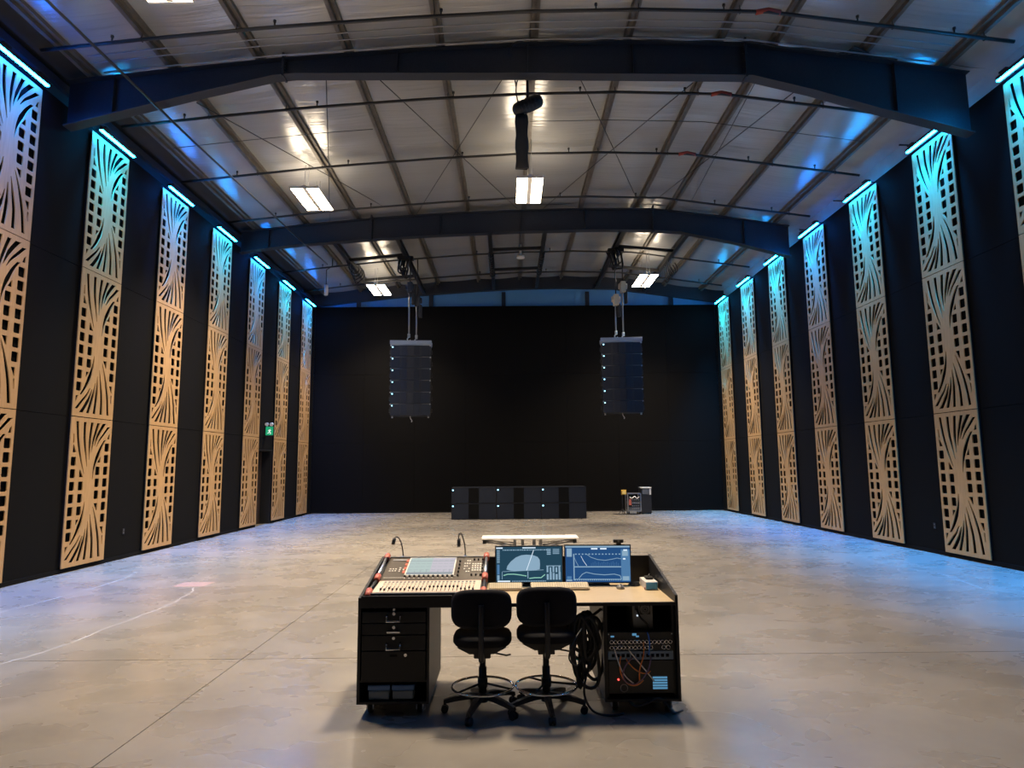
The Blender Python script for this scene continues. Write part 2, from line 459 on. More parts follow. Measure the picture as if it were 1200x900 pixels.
# ------------------------------------------------------------------ sprinkler pipes, conduits, bracing rods
def pipe(y, x0, x1, drop, label, coup):
    t = thing('sprinkler_pipe', label, 'pipe', (.4, y, 10))
    pts = [(x, y, roofz(x)-drop) for x in sorted([x0, x1]+[x for x in RX if x0 < x < x1])]
    MB().tube(pts, .034, 8).build('pipe', BLKM, t)
    if coup:
        z = roofz(4.9)-drop
        MB().tube([(4.70, y, z-.01), (4.93, y, z+.035), (5.16, y, z-.02)], .048, 8).build('coupling', RED, t)
    for k, x in enumerate([-7.3, -4.3, -1.2, 1.7, 4.1, 6.6, 8.4]):
        if x0 < x < x1:
            z = roofz(x)-drop
            MB().cyl((x, y, z), (x, y, z+.12), .014, n=6).cyl((x, y, z+.10), (x, y, z+.14), .03, n=8).build('sprinkler_head', BLKM, t)
            hx = min(PX, key=lambda q: abs(q-x))
            zz = roofz(hx)-drop
            MB().ring((hx, y, zz), .042, .008, 12, 6, M=Matrix.Rotation(math.pi/2, 4, 'Y')).cyl((hx, y, zz+.04), (hx, y, roofz(hx)), .007, n=6).build('hanger', BLKM, t)
    return t
pipe(11.52, -8.6, 9.5, .12, 'black sprinkler pipe nearest the camera, above the near roof beam', 1)
pipe(14.30, -8.7, 9.6, .12, 'first black sprinkler pipe beyond the near roof beam, behind the black hoist', 1)
pipe(17.25, -8.8, 9.6, .12, 'second black sprinkler pipe beyond the near roof beam', 1)
pipe(20.25, -8.8, 9.6, .12, 'black sprinkler pipe just in front of the far roof beam', 0)
pipe(22.95, -8.8, 9.6, .14, 'black sprinkler pipe just behind the far roof beam', 0)
pipe(25.60, -8.9, 9.6, .14, 'black sprinkler pipe above the hanging speaker arrays', 0)
pipe(28.40, -8.9, 9.4, .14, 'farthest black sprinkler pipe, close to the back wall', 0)
for y, r, dr, mm, lab in ((11.90, .014, .06, GREYM, 'thin grey conduit crossing the ceiling just behind the nearest sprinkler pipe'),
                          (12.08, .012, .08, GREYM, 'second thin grey conduit crossing the ceiling in front of the near roof beam'),
                          (12.45, .016, .05, GREYM, 'grey conduit lying right above the near roof beam')):
    x0, x1 = (-8.0, 8.6)
    tag(recentre(MB().tube([(x, y, roofz(x)-dr) for x in sorted([x0, x1]+[x for x in RX if x0 < x < x1])], r, 6).build('conduit', mm)), lab, 'conduit')
pts = [(.1, 12.50, 10.20), (.15, 12.50, 10.48)]+[(x, 12.50, roofz(x)-.05+.035*math.sin(x*3.1)) for x in [.5+.35*k for k in range(20)]]
tag(recentre(MB().tube(spline(pts, 3), .018, 6).build('power_cable', BLKM)), 'black wavy cable draped along the top of the near roof beam', 'cable')
cb = MB()
for k in range(4):
    cb.tube(spline([(6.7+.1*k, 12.52, 10.24), (7.0, 12.5-.03*k, 10.26+.02*k), (7.4, 12.5, 10.18), (7.75-.1*k, 12.52, 10.16), (7.9, 12.5, 10.08+.02*k)], 5), .022, 6)
tag(recentre(cb.build('cable_coil', BLKM)), 'bunch of black cable lying on the right end of the near roof beam', 'cable')
tag(recentre(MB().tube([(-6.98, 3, 9.02), (-6.92, 9, 9.05), (-6.85, 14, 9.14), (-6.62, 19.5, 9.20), (-6.45, 23.2, 9.25)], .026, 8).build('main_pipe', BLKM)),
    'long black pipe running lengthwise below the left side of the roof', 'pipe')
RODS = [((-3.1, 12.7), (.35, 21.4)), ((.35, 12.7), (-3.05, 21.4)), ((1.2, 12.7), (4.5, 21.4)), ((4.2, 14.0), (1.2, 21.4)),
        ((-3.7, 12.8), (-5.9, 21.4)), ((-6.8, 13.8), (-3.9, 20.5)), ((6.6, 13.6), (4.9, 20.4)), ((5.5, 13.2), (5.9, 20.4))]
RLAB = ['thin bracing rod slanting right and away, left of the ridge lamp', 'thin bracing rod slanting left and away, left of the ridge lamp',
        'thin bracing rod slanting right and away, right of the ridge lamp', 'thin bracing rod slanting left and away, right of the ridge lamp',
        'thin bracing rod slanting left and away toward the left ceiling lamp', 'thin bracing rod slanting right and away above the left ceiling lamp',
        'thin bracing rod slanting left and away on the right half of the roof', 'steep thin bracing rod on the right half of the roof']
for (a, bb), lab in zip(RODS, RLAB):
    n = 8
    dz = .015+.03*(RODS.index((a, bb)) % 2)
    pts = [(lerp(a[0], bb[0], k/n), lerp(a[1], bb[1], k/n), roofz(lerp(a[0], bb[0], k/n))-dz) for k in range(n+1)]
    tag(recentre(MB().tube(pts, .011, 6).build('bracing_rod', BLKM)), lab, 'rod')
tag(recentre(MB().tube([(x, 15.7, roofz(x)-.03) for x in (.6, 2.6, 4.93, 7.2, 8.9)], .008, 6).build('suspension_cable', BLKM)), 'thin cable crossing the right half of the roof between two sprinkler pipes', 'cable')
tag(recentre(MB().tube([(x, 15.6, roofz(x)-.04) for x in (-8.2, -6.75, -4.5, -3.3)], .007, 6).build('suspension_cable', BLKM)), 'thin cable crossing the left side of the roof', 'cable')
for i, (x, y, l) in enumerate(((9.98, 15.2, .5), (9.98, 18.6, .45), (9.98, 21.0, .4))):
    tag(recentre(MB().tube([(x, y, 9.62), (x-l, y, 9.64)], .022, 8).build('pipe_stub', BLKM)), ['short black pipe stub on the pale upper right wall, nearest of three',
        'short black pipe stub on the pale upper right wall, middle of three', 'short black pipe stub on the pale upper right wall, farthest of three'][i], 'pipe')

# ------------------------------------------------------------------ ceiling luminaires
def luminaire(x0, x1, y0, y1, z, label, power=1.0):
    cx, cy = (x0+x1)/2, (y0+y1)/2
    t = thing('ceiling_lamp', label, 'lamp', (cx, cy, z))
    wv = x1-x0
    MB().box(cx-.055, cx+.055, y0, y1, z+.02, z+.11, bev=.005).box(x0, x1, y0-.02, y0+.02, z+.01, z+.06).box(x0, x1, y1-.02, y1+.02, z+.01, z+.06).build('housing', WHITE, t)
    for a, bb in ((x0, cx-.05), (cx+.05, x1)):
        tr = MB().box(a, bb, y0+.02, y1-.02, z+.03, z+.05).build('tray', WHITE, t)
        MB().box(a+.02, bb-.02, y0+.04, y1-.04, z+.012, z+.03).build('lens', E_FIX, tr)
        MB().add([(a+.04, y0+.1, z+.055), (bb-.04, y0+.1, z+.055), (bb-.04, y1-.1, z+.055), (a+.04, y1-.1, z+.055)], [(0, 1, 2, 3)]).build('top_lens', E_UP, tr)
    ld = bpy.data.lights.new('lamp_beam', 'AREA'); ld.shape = 'RECTANGLE'; ld.size = x1-x0-.04; ld.size_y = y1-y0-.08
    ld.energy = FIX_W*power; ld.color = FIX_COL; ld.spread = math.radians(FIX_SPREAD)
    lo = bpy.data.objects.new('lamp_beam', ld); COL.objects.link(lo); lo.parent = t; lo.location = (0, 0, .008)
    for yy in (y0+.25, y1-.25):
        for xx in (cx-.05, cx+.05):
            MB().tube([(xx, yy, z+.10), (xx, yy, roofz(xx)-.005)], .006, 6).build('suspension_wire', GREYM, t)
    return t
luminaire(-5.70, -4.98, 8.25, 9.84, 9.40, 'warm white ceiling lamp cut by the top edge of the photo', .5)
luminaire(-5.78, -5.02, 16.98, 18.55, 9.40, 'warm white ceiling lamp on the left between the two roof beams', .9)
luminaire(.26, .96, 16.42, 18.12, 9.40, 'warm white ceiling lamp at the middle between the two roof beams', 1.0)
luminaire(.26, .96, 7.60, 9.25, 9.40, 'warm white ceiling lamp on the ridge just above the photo frame, over the desk', .68)
luminaire(-5.78, -5.02, 26.49, 28.18, 9.40, 'warm white ceiling lamp beside the left hanging speaker array', .5)
luminaire(5.20, 5.94, 25.32, 27.16, 9.40, 'warm white ceiling lamp beside the right hanging speaker array', .7)

# ------------------------------------------------------------------ cut-out plywood grilles
def grille_mesh():
    W, H = PW, 3.095
    cu = bpy.data.curves.new('sheet', 'CURVE'); cu.dimensions = '2D'; cu.fill_mode = 'BOTH'; cu.extrude = .0095
    def poly(pts):
        sp = cu.splines.new('POLY'); sp.points.add(len(pts)-1); sp.use_cyclic_u = True
        for p, q in zip(sp.points, pts): p.co = (q[0]*W, (1-q[1])*H, 0, 1)
    e = .002
    poly([(e, e), (1-e, e), (1-e, 1-e), (e, 1-e)])
    def slot(ctrl, w0, w1=.008, mid=None):
        P = spline([(u, t, 0) for u, t in ctrl], 4); n = len(P)-1
        L, R = [], []
        if mid is None: mid = w0*.86
        for i, p in enumerate(P):
            k = i/n
            wd = lerp(w0, w1, k) if mid is None else (lerp(w0, mid, k*2) if k < .5 else lerp(mid, w1, k*2-1))
            L.append((p.x-wd/2, p.y)); R.append((p.x+wd/2, p.y))
        return L+R[::-1]
    fan = [slot([(.14, .03), (.19, .165), (.275, .29), (.365, .385)], .062, .010),
           slot([(.32, .03), (.33, .14), (.375, .24), (.425, .335)], .066, .010),
           slot([(.49, .03), (.465, .13), (.460, .21), (.468, .29)], .068, .010),
           slot([(.645, .03), (.575, .115), (.535, .175), (.508, .24)], .072, .012),
           slot([(.80, .03), (.70, .085), (.63, .135), (.575, .195)], .095, .014),
           slot([(.915, .052), (.81, .10), (.70, .15), (.625, .200)], .076, .016)]
    cres = slot([(.835, .148), (.745, .200), (.662, .27), (.602, .345), (.575, .425)], .050, .008, .086)
    holes = fan+[cres]
    def sq(u, t, wu=.116, ht=.060, cut=None):
        a, bb, cc, d = u-wu/2, u+wu/2, t-ht/2, t+ht/2; q = .012; r = .006
        if cut is None: return [(a+q, cc), (bb-q, cc), (bb, cc+r), (bb, d-r), (bb-q, d), (a+q, d), (a, d-r), (a, cc+r)]
        if cut == 'tr': return [(a, cc), (a+.02, cc), (bb, d), (a, d)]              # upper right corner cut away
        if cut == 'tl': return [(bb, cc), (bb, d), (a, d), (bb-.02, cc)]
        if cut == 'bl': return [(a, cc), (bb, cc), (bb, d), (bb-.02, d)]
    half = [sq(.105, t) for t in (.30, .383, .467, .55, .634, .718, .80)]
    half += [sq(.115, .215, .08, .05, 'tr'), sq(.305, .383, .09, .05, 'tr'), [(.07, .115), (.085, .115), (.10, .175), (.07, .175)]]
    half += [sq(.305, t, .110) for t in (.467, .55, .634)]
    half += [[(.250, .692), (.325, .692), (.270, .728), (.250, .735)]]
    half += [[(.05, .862), (.110, .860), (.08, .89), (.05, .905)]]
    holes += half
    for hp in list(holes): poly(hp)
    for hp in list(holes): poly([(1-u, 1-t) for u, t in hp])
    ob = bpy.data.objects.new('sheet', cu); COL.objects.link(ob)
    dg = bpy.context.evaluated_depsgraph_get()
    me = bpy.data.meshes.new_from_object(ob.evaluated_get(dg))
    bpy.data.objects.remove(ob)
    # curve plane (x,y) -> local (y,z), thickness along x, facing +x
    for v in me.vertices: v.co = Vector((v.co.z, v.co.x, v.co.y))
    bm = bmesh.new(); bm.from_mesh(me); bmesh.ops.remove_doubles(bm, verts=bm.verts[:], dist=1e-5)
    bmesh.ops.recalc_face_normals(bm, faces=bm.faces[:]); bm.to_mesh(me); bm.free()
    me.name = 'sheet'; me.materials.clear(); me.materials.append(WOOD)
    for p in me.polygons: p.use_smooth = False
    return me
SHEET = grille_mesh()
REARW = ['first behind the camera', 'second behind the camera', 'third behind the camera']
ORD = ['nearest', 'second', 'third', 'fourth', 'fifth', 'sixth', 'farthest']
hue = {'deep blue': (.0, .15, 1.0), 'teal': (.0, .34, .90), 'blue': (.0, .20, 1.0), 'cyan': (.0, .29, .96)}
LH = ['deep blue', 'teal', 'blue', 'cyan', 'blue', 'cyan', 'blue']
RH = ['cyan', 'cyan', 'cyan', 'blue', 'cyan', 'cyan', 'teal']
BARM = {}
for k, v in hue.items(): BARM[k] = emat('washer_lens_'+k.replace(' ', '_'), tuple(lerp(x, 1, .0045) for x in v), BAR_L)
def grille(side, i):
    y0 = PY0+(i-1)*PITCH
    x = XL+.055 if side < 0 else XR-.055
    base = (x, y0+(0 if side < 0 else PW), LV[0])
    wl = 'left' if side < 0 else 'right'
    where = REARW[-i-1] if i < 0 else ORD[i]+(' and cut by the photo' if i == 0 else ' from the camera')
    t = thing('cutout_grille', 'tall golden plywood cut-out grille on the %s wall, %s' % (wl, where), 'grille', base, 'cut-out grilles on the side walls')
    t.rotation_euler = (0, 0, 0 if side < 0 else math.pi)
    for k in range(3):
        o = bpy.data.objects.new('sheet', SHEET); COL.objects.link(o); o.parent = t; o.location = (0, 0, LV[k]-LV[0])
        o.scale = (1, 1, (LV[k+1]-LV[k]-.004)/3.095)
    b = MB()          # hidden battens that carry the sheets off the wall
    for yy in (.018, PW-.018):
        b.box(-.050, -.0097, yy-.014, yy+.014, .05, 9.0)
    o = b.build('batten', GAP, None); o.parent = t
    # wall washer above
    hn = (LH if side < 0 else RH)[abs(i)]; col = hue[hn]
    d = 1 if side < 0 else -1
    xw = XL if side < 0 else XR
    yc = y0+PW/2; xl = xw+d*.20; zb = 9.215
    lt = thing('wall_washer', '%s LED bar above the %s wall grille, %s' % (hn, wl, where), 'light', (xl, yc, zb), 'LED bars above the grilles')
    h = MB().box(xl-.036, xl+.036, yc-.64, yc+.64, zb+.018, zb+.085, bev=.004)
    h.build('housing', BLACKD, lt)
    MB().box(xl-.032, xl+.032, yc-.63, yc+.63, zb-.006, zb+.018).build('lens', BARM[hn], lt)
    for yy in (yc-.45, yc+.45):
        MB().box(min(xw-d*.30, xl), max(xw-d*.30, xl), yy-.02, yy+.02, zb+.085, zb+.10).box(xl-.05, xl+.05, yy-.09, yy+.09, zb+.10, zb+.13).build('arm', BLACKD, lt)
    ld = bpy.data.lights.new('washer_beam', 'AREA'); ld.shape = 'RECTANGLE'; ld.size = 1.2; ld.size_y = .05
    ld.energy = BAR_W*(.6 if side < 0 else 1.0); ld.color = col; ld.spread = math.radians(48)
    lo = bpy.data.objects.new('washer_beam', ld); COL.objects.link(lo); lo.parent = lt
    lo.location = (0, 0, -.012); 
    lo.rotation_euler = (Matrix.Rotation(math.radians(-4)*d, 4, 'Y') @ Matrix.Rotation(math.pi/2, 4, 'Z')).to_euler()
for sd in (-1, 1):
    for i in range(-3, 7): grille(sd, i)
for x, y, lab in ((XL+.001, 15.6, 'small black socket plate low on the left wall'), (XR-.001, 15.2, 'small black socket plate low on the right wall')):
    d = 1 if x < 0 else -1
    t = thing('wall_socket', lab, 'socket', (x, y, .55))
    MB().box(min(x, x+d*.012), max(x, x+d*.012), y-.04, y+.04, .55, .68, bev=.003).build('plate', BLACKD, t)
    for z in (.585, .645): MB().box(min(x+d*.012, x+d*.016), max(x+d*.012, x+d*.016), y-.018, y+.018, z-.016, z+.016).build('outlet', GREYP, t)

# exit sign with emergency heads
EX, EY, EZ = XL+.13, 24.35, 3.20
t = thing('exit_sign', 'green lit exit sign with twin lamp heads above the dark door', 'sign', (EX, EY, EZ))
MB().box(XL, EX+.16, EY-.03, EY+.03, EZ, EZ+.34, bev=.006).build('case', BLACKD, t)
MB().box(XL+.01, EX+.15, EY-.034, EY-.030, EZ+.015, EZ+.325).build('face', E_GREEN, t)
px = MB(); fx = XL+.15; yy = EY-.036       # running figure going through a doorway
px.tube([(fx+.03, yy, EZ+.255), (fx+.031, yy, EZ+.256)], .024, 10)
px.tube([(fx+.02, yy, EZ+.215), (fx-.005, yy, EZ+.145)], .020, 6)
px.tube([(fx-.005, yy, EZ+.145), (fx+.04, yy, EZ+.11), (fx+.03, yy, EZ+.05)], .013, 6)
px.tube([(fx-.005, yy, EZ+.145), (fx-.03, yy, EZ+.095), (fx-.075, yy, EZ+.085)], .013, 6)
px.tube([(fx+.02, yy, EZ+.21), (fx+.06, yy, EZ+.18)], .010, 6).tube([(fx+.02, yy, EZ+.21), (fx-.03, yy, EZ+.20), (fx-.05, yy, EZ+.165)], .010, 6)
px.build('pictogram', E_WHT, t)
for dx in (-.07, .10):
    hd = MB().cyl((EX+dx, EY-.02, EZ+.42), (EX+dx, EY-.10, EZ+.40), .055, .065, 14).tube([(EX+dx, EY, EZ+.34), (EX+dx, EY, EZ+.40)], .015, 8).build('lamp_head', WHITE, t)

# ------------------------------------------------------------------ rigging frames, hoists and line arrays
def rig(x0, x1, ys, label):
    zt = min(roofz(x0), roofz(x1))-.2
    t = thing('rigging_truss', label, 'steel frame', ((x0+x1)/2, 25.8, zt-.2))
    for x in (x0, x1):
        zz = roofz(x)-.20
        MB().box(x-.07, x+.07, Y_F2+.16, YB-.03, zz-.02, zz).box(x-.07, x+.07, Y_F2+.16, YB-.03, zz-.20, zz-.18).box(x-.008, x+.008, Y_F2+.16, YB-.03, zz-.2, zz).build('beam', BLKM, t)
    for y in ys:
        MB().prism([(x0, roofz(x0)-.37), (x1, roofz(x1)-.37), (x1, roofz(x1)-.26), (x0, roofz(x0)-.26)], 'y', y-.05, y+.05).build('cross_beam', BLKM, t)
    return t
rig(-6.0, -3.85, (24.5, 27.3), 'black steel rigging frame under the roof above the left speaker array')
t = rig(-.62, 1.35, (24.6, 27.2), 'black steel rigging frame in the middle of the roof before the back wall')
for x in (-.62, 1.35):
    b = MB()
    for k in range(9):
        zc = roofz(x)-.46-.02*math.sin(k); yy = 24.6+.32*k
        b.tube(spline([(x-.05, yy, zc+.12), (x-.08, yy+.12, zc-.08), (x+.06, yy+.2, zc-.05), (x+.07, yy+.32, zc+.12)], 4), .035, 6)
    b.build('cable_bundle', RUBBER, t)
rig(4.12, 6.3, (24.4, 26.9), 'black steel rigging frame under the roof above the right speaker array')
for x0, y0, lab in ((-6.04, 24.3, 'loops of black cable hanging from the rigging above the left speaker array'), (6.32, 25.3, 'loops of black cable hanging from the rigging above the right ceiling lamp')):
    b = MB(); z0 = roofz(x0)-.385
    for k in range(4):
        b.tube(spline([(x0+.02*k, y0+.3*k, z0), (x0+.12, y0+.3*k+.1, z0-.35-.08*k), (x0+.3, y0+.3*k+.2, z0-.45), (x0+.42, y0+.3*k+.3, z0-.25), (x0+.35, y0+.3*k+.4, z0+.02)], 5), .018, 6)
    tag(recentre(b.build('hanging_cable', RUBBER)), lab, 'cable')

def hoist(x, y, zb, ztop, zhook, body, label):
    t = thing('chain_hoist', label, 'hoist', (x, y, zb))
    bb = MB().box(x-.10, x+.10, y-.14, y+.14, zb, zb+.42, bev=.03)
    bb.cyl((x-.16, y, zb+.24), (x+.16, y, zb+.24), .11, n=18)
    bb.build('motor', body, t)
    MB().box(x+.05, x+.17, y-.06, y+.12, zb-.42, zb+.08, bev=.03).build('chain_bag', BAGM, t)
    MB().tube([(x, y, zb+.42), (x, y, ztop)], .022, 8).build('upper_chain', BLKM, t)
    MB().tube([(x-.03, y, zb), (x-.03, y, zhook+.20)], .028, 8).build('chain', GREYM, t)
    hk = MB().cyl((x-.03, y, zhook+.30), (x-.03, y, zhook+.16), .05, n=12)
    hk.tube(spline([(x-.03, y, zhook+.18), (x-.09, y, zhook+.10), (x-.03, y, zhook+.02), (x+.03, y, zhook+.07)], 5), .022, 8)
    hk.build('hook', STEELB, t)
    return t
def array(x, y, ztop, yaw, label):
    t = thing('line_array', label, 'speaker', (x, y, ztop-2.84))
    Wd, D, Hh = 1.36, .62, .435
    def place(o): o.parent = t
    b = MB().box(-.68, .68, -.22, .30, 2.66, 2.72).box(-.70, .70, -.26, -.16, 2.70, 2.84, bev=.01).box(-.70, .70, .2, .3, 2.70, 2.84, bev=.01)
    b.box(-.10, .10, -.26, .34, 2.74, 2.84, bev=.01)
    place(b.build('bumper', BUMP))
    for k in range(6):
        z1 = 2.655-k*Hh; z0 = z1-Hh+.012
        off = -.012*k*(1+.12*k)*.4        # slight downward curl
        bx = MB().prism([(-.66, -.20+off), (-.66, .22+off), (-.42, .42+off), (.42, .42+off), (.66, .22+off), (.66, -.20+off), (.10, -.27+off), (-.10, -.27+off)], 'z', z0, z1)
        cab = bx.build('cabinet', SPK); place(cab)
        def sub(mb, nm, mm):
            o = mb.build(nm, mm); o.parent = cab
        for sg in (-1, 1):
            a, c2 = (.12*sg, -.277+off), (.64*sg, -.212+off)
            e1 = (.30*sg, -.254+off); e2 = (.36*sg, -.247+off)
            for p, q in ((a, e1), (e2, c2)):
                xs2 = sorted([p, q])
                sub(MB().add([(p[0], p[1]-.006, z0+.02), (q[0], q[1]-.006, z0+.02), (q[0], q[1]-.006, z1-.02), (p[0], p[1]-.006, z1-.02),
                              (p[0], p[1]+.01, z0+.02), (q[0], q[1]+.01, z0+.02), (q[0], q[1]+.01, z1-.02), (p[0], p[1]+.01, z1-.02)],
                             [(0, 1, 2, 3), (4, 7, 6, 5), (0, 4, 5, 1), (1, 5, 6, 2), (2, 6, 7, 3), (3, 7, 4, 0)]), 'grille', SPKG)
            sub(MB().box(.655*sg-.025, .655*sg+.025, -.20+off, .06+off, z0+.05, z1-.02, bev=.006).box(.70*sg-.02, .70*sg+.02, -.12+off, -.02+off, z0+.12, z0+.26), 'rigging_plate', BLACKD)
            sub(MB().cyl((.66*sg, -.235+off, z1-.01), (.66*sg, -.18+off, z1-.01), .028, n=10), 'locking_pin', STEELB)
        sub(MB().box(-.625, -.585, -.235+off, -.215+off, z1-.085, z1-.045), 'led', E_LED)
        sub(MB().box(-.62, .62, -.235+off, -.225+off, z1-.004, z1+.006), 'edge_trim', GREYM)
    z0 = 2.655-6*Hh
    for sg in (-1, 1):
        place(MB().cyl((.60*sg, -.15, z0+.02), (.60*sg, -.15, z0-.07), .03, n=10).build('foot', STEELB))
    place(MB().tube(spline([(-.02, -.05, z0+.05), (.0, -.06, z0-.08), (.05, -.06, z0-.16), (.03, -.05, z0-.21)], 5), .014, 6).build('cable_tail', WCAB))
    t.rotation_euler = (0, 0, yaw)
    t.scale = (1.09, 1.09, 1.0)
    return t
YA = 24.5
array(-3.60, YA, 6.665, math.radians(4), 'tall black six-box line array speaker hanging on the left')
array(4.22, YA, 6.72, math.radians(-4), 'tall black six-box line array speaker hanging on the right')
hoist(-3.66, YA-.03, 8.50, roofz(-3.7)-.39, 6.655, STEEL, 'dark chain hoist over the left speaker array, nearer of two')
hoist(-3.42, YA+.24, 8.05, roofz(-3.7)-.39, 6.655, STEEL, 'dark chain hoist over the left speaker array, lower one behind')
hoist(4.08, YA-.03, 7.98, roofz(4.1)-.39, 6.71, HOISTY, 'cream chain hoist over the right speaker array, lower one')
hoist(4.40, YA+.24, 8.55, roofz(4.1)-.39, 6.71, HOISTY, 'cream chain hoist over the right speaker array, upper one')
for x, sx in ((-3.85, -1), (4.12, 1)):
    b = MB(); z0 = roofz(x)-.4
    for k in range(10):
        a = random.uniform(-.35, .35); yy = YA+random.uniform(-.2, .3)
        b.tube(spline([(x+a, yy, z0), (x+a*.8+.1*sx, yy-.1, z0-.25-.05*k), (x+a*.4, yy+.08, z0-.45-.03*k), (x+.2*a, yy, z0-.75)], 5), .03, 6)
    b.box(x-.3, x+.3, YA-.12, YA+.12, z0-.12, z0)
    tag(recentre(b.build('rigging_bundle', RUBBER)), 'tangle of black rigging and cable above the %s speaker array' % ('left' if sx < 0 else 'right'), 'rigging')

# black hoist with its bag behind the near roof beam
t = thing('chain_hoist', 'black capsule-shaped hoist hanging tilted under the ridge with a long black bag', 'hoist', (.42, 13.6, 9.5))
ang = math.radians(24)
d = Vector((math.cos(ang), 0, math.sin(ang)))
cpt = Vector((.47, 13.6, 9.79))
prof = [(-.35, .03), (-.33, .09), (-.28, .135), (-.2, .15), (.2, .15), (.28, .135), (.33, .09), (.35, .03)]
MB().tube([cpt+d*a for a, r in prof], [r for a, r in prof], 20).build('motor', BLACKD, t)
bd = MB()
for k in range(5):
    pc = cpt+d*(-.16+.08*k); bd.tube([pc-d*.012, pc+d*.012], .156, 20)
bd.build('cooling_ribs', BLKM, t)
bag = MB()
rows = 9
vs = []; fs = []
for i in range(rows):
    z = lerp(9.55, 8.36, i/(rows-1)); wv = .138+.012*math.sin(i*1.7); dpt = .07+.01*math.sin(i*2.3)
    for j in range(12):
        a = 2*math.pi*j/12
        vs.append((.335+wv*math.copysign(abs(math.cos(a))**.6, math.cos(a)), 13.6+dpt*math.copysign(abs(math.sin(a))**.6, math.sin(a)), z+.02*math.sin(j*2)*(i == rows-1)))
    if i:
        for j in range(12): fs.append(((i-1)*12+j, (i-1)*12+(j+1) % 12, i*12+(j+1) % 12, i*12+j))
fs += [list(range(12)), list(range((rows-1)*12, rows*12))]
bag.add(vs, fs, 0, True).build('bag', BAGM, t)
MB().cyl((.30, 13.6, 9.70), (.30, 13.6, 9.52), .03, n=10).cyl((.40, 13.6, 9.68), (.40, 13.6, 9.54), .02, n=10).build('chain_guide', STEELB, t)
MB().tube([(.47, 13.6, 9.92), (.47, 13.6, 10.6)], .03, 8).box(.36, .58, 13.5, 13.7, 10.52, 10.60).build('hanger', BLKM, t)
MB().tube(spline([(.28, 13.5, 9.72), (.22, 13.45, 10.0), (.25, 13.4, 10.25), (.35, 13.35, 10.45), (.20, 13.3, 10.3), (.22, 13.4, 10.1)], 6), .016, 6).build('cord', RUBBER, t)
# small hung devices near the back
t = thing('ceiling_sensor', 'small white device hanging under the ridge before the back wall', 'sensor', (.52, 25.0, 10.05))
MB().cyl((.52, 25.0, 10.40), (.52, 25.0, 10.44), .10, .06, 14).build('canopy', WHITE, t)
MB().cyl((.52, 25.0, 10.12), (.52, 25.0, 10.56), .045, n=12).build('stem', WHITE, t)
MB().cyl((.52, 25.0, 10.02), (.52, 25.0, 10.12), .16, .14, 16).build('dome', WHITE, t)
t = thing('antenna', 'short pale antenna tube hanging near the left end of the roof', 'antenna', (-6.97, 25, 8.6))
MB().cyl((-6.97, 25.0, 8.60), (-6.97, 25.0, 9.0), .07, n=14).build('tube', WHITE, t)
MB().tube([(-6.97, 25, 9.0), (-6.97, 25, 9.6), (-6.75, 25, 9.75), (-6.75, 25, roofz(-6.75))], .02, 8).build('bracket', BLKM, t)

# ------------------------------------------------------------------ subwoofers
SW, SH, SY0, SY1 = 1.735, .610, 26.0, 26.95
def subwoofer(x0, z0, label):
    t = thing('subwoofer', label, 'speaker', (x0+SW/2, (SY0+SY1)/2, z0), 'subwoofers in front of the back wall')
    x1 = x0+SW-.008; z1 = z0+SH-.004
    bd = MB().box(x0, x1, SY0+.02, SY1, z0, z1, bev=.008).box(x0, x1, SY0, SY0+.03, z1-.02, z1).box(x0, x0+.02, SY0, SY0+.03, z0, z1).box(x1-.02, x1, SY0, SY0+.03, z0, z1).build('cabinet', SPK, t)
    xm0, xm1 = x0+.66, x0+1.06
    for a, bb in ((x0+.025, xm0), (xm1, x1-.025)): MB().box(a, bb, SY0+.006, SY0+.02, z0+.015, z1-.025).build('grille', SPKG, t)
    MB().box(xm0, xm1, SY0+.012, SY0+.022, z0+.015, z1-.025).build('port', GAP, t)
    MB().box(x0+.035, x0+.085, SY0-.004, SY0+.004, z1-.125, z1-.08).build('led', E_LED, t)
for r in range(2):
    for q in range(3):
        subwoofer(-2.22+q*SW, .004+r*SH, 'wide black subwoofer with cyan light, %s of the %s row' % (('leftmost', 'middle', 'rightmost')[q], ('bottom', 'top')[r]))

# ------------------------------------------------------------------ gear by the back wall
t = thing('rack_cart', 'small wheeled silver-edged rack of equipment by the back wall', 'rack', (5.19, 28.2, 0))
fr = MB()
for x in (4.92, 5.46):
    for y in (27.98, 28.5): fr.box(x-.02, x+.02, y-.02, y+.02, .13, .86)
for z in (.14, .85):
    for y in (27.98, 28.5): fr.box(4.92, 5.46, y-.02, y+.02, z-.02, z+.02)
    for x in (4.92, 5.46): fr.box(x-.02, x+.02, 27.98, 28.5, z-.02, z+.02)
fr.build('frame', STEELB, t)
for k, mm in enumerate((GREYP, BLACKD, GREYP, BLACKD)):
    u = MB().box(4.95, 5.43, 28.0, 28.45, .18+.12*k, .285+.12*k).build('rack_unit', mm, t)
    b = MB()
    for j in range(4): b.box(5.10+.08*j, 5.15+.08*j, 27.992, 28.0, .21+.12*k, .25+.12*k)
    b.build('buttons', GREYM, u)
MB().box(4.97, 5.07, 27.97, 28.0, .38, .62).build('red_panel', CORAL, t)
MB().tube(spline([(5.0, 28.0, .72), (5.1, 27.96, .66), (5.2, 27.96, .74), (5.3, 27.96, .66), (5.42, 28.0, .73)], 6), .02, 6).build('cable', WCAB, t)
for x in (4.97, 5.41):
    for y in (28.03, 28.45): MB().cyl((x-.02, y, .055), (x+.02, y, .055), .055, n=14).box(x-.025, x+.025, y-.02, y+.02, .06, .13).build('caster', RUBBER, t)
t = thing('work_light', 'yellow work light box on a thin stand left of the rack cart', 'lamp', (4.70, 28.1, 0))
MB().box(4.68, 4.88, 28.0, 28.14, .80, 1.0, bev=.012).build('box', YEL, t)
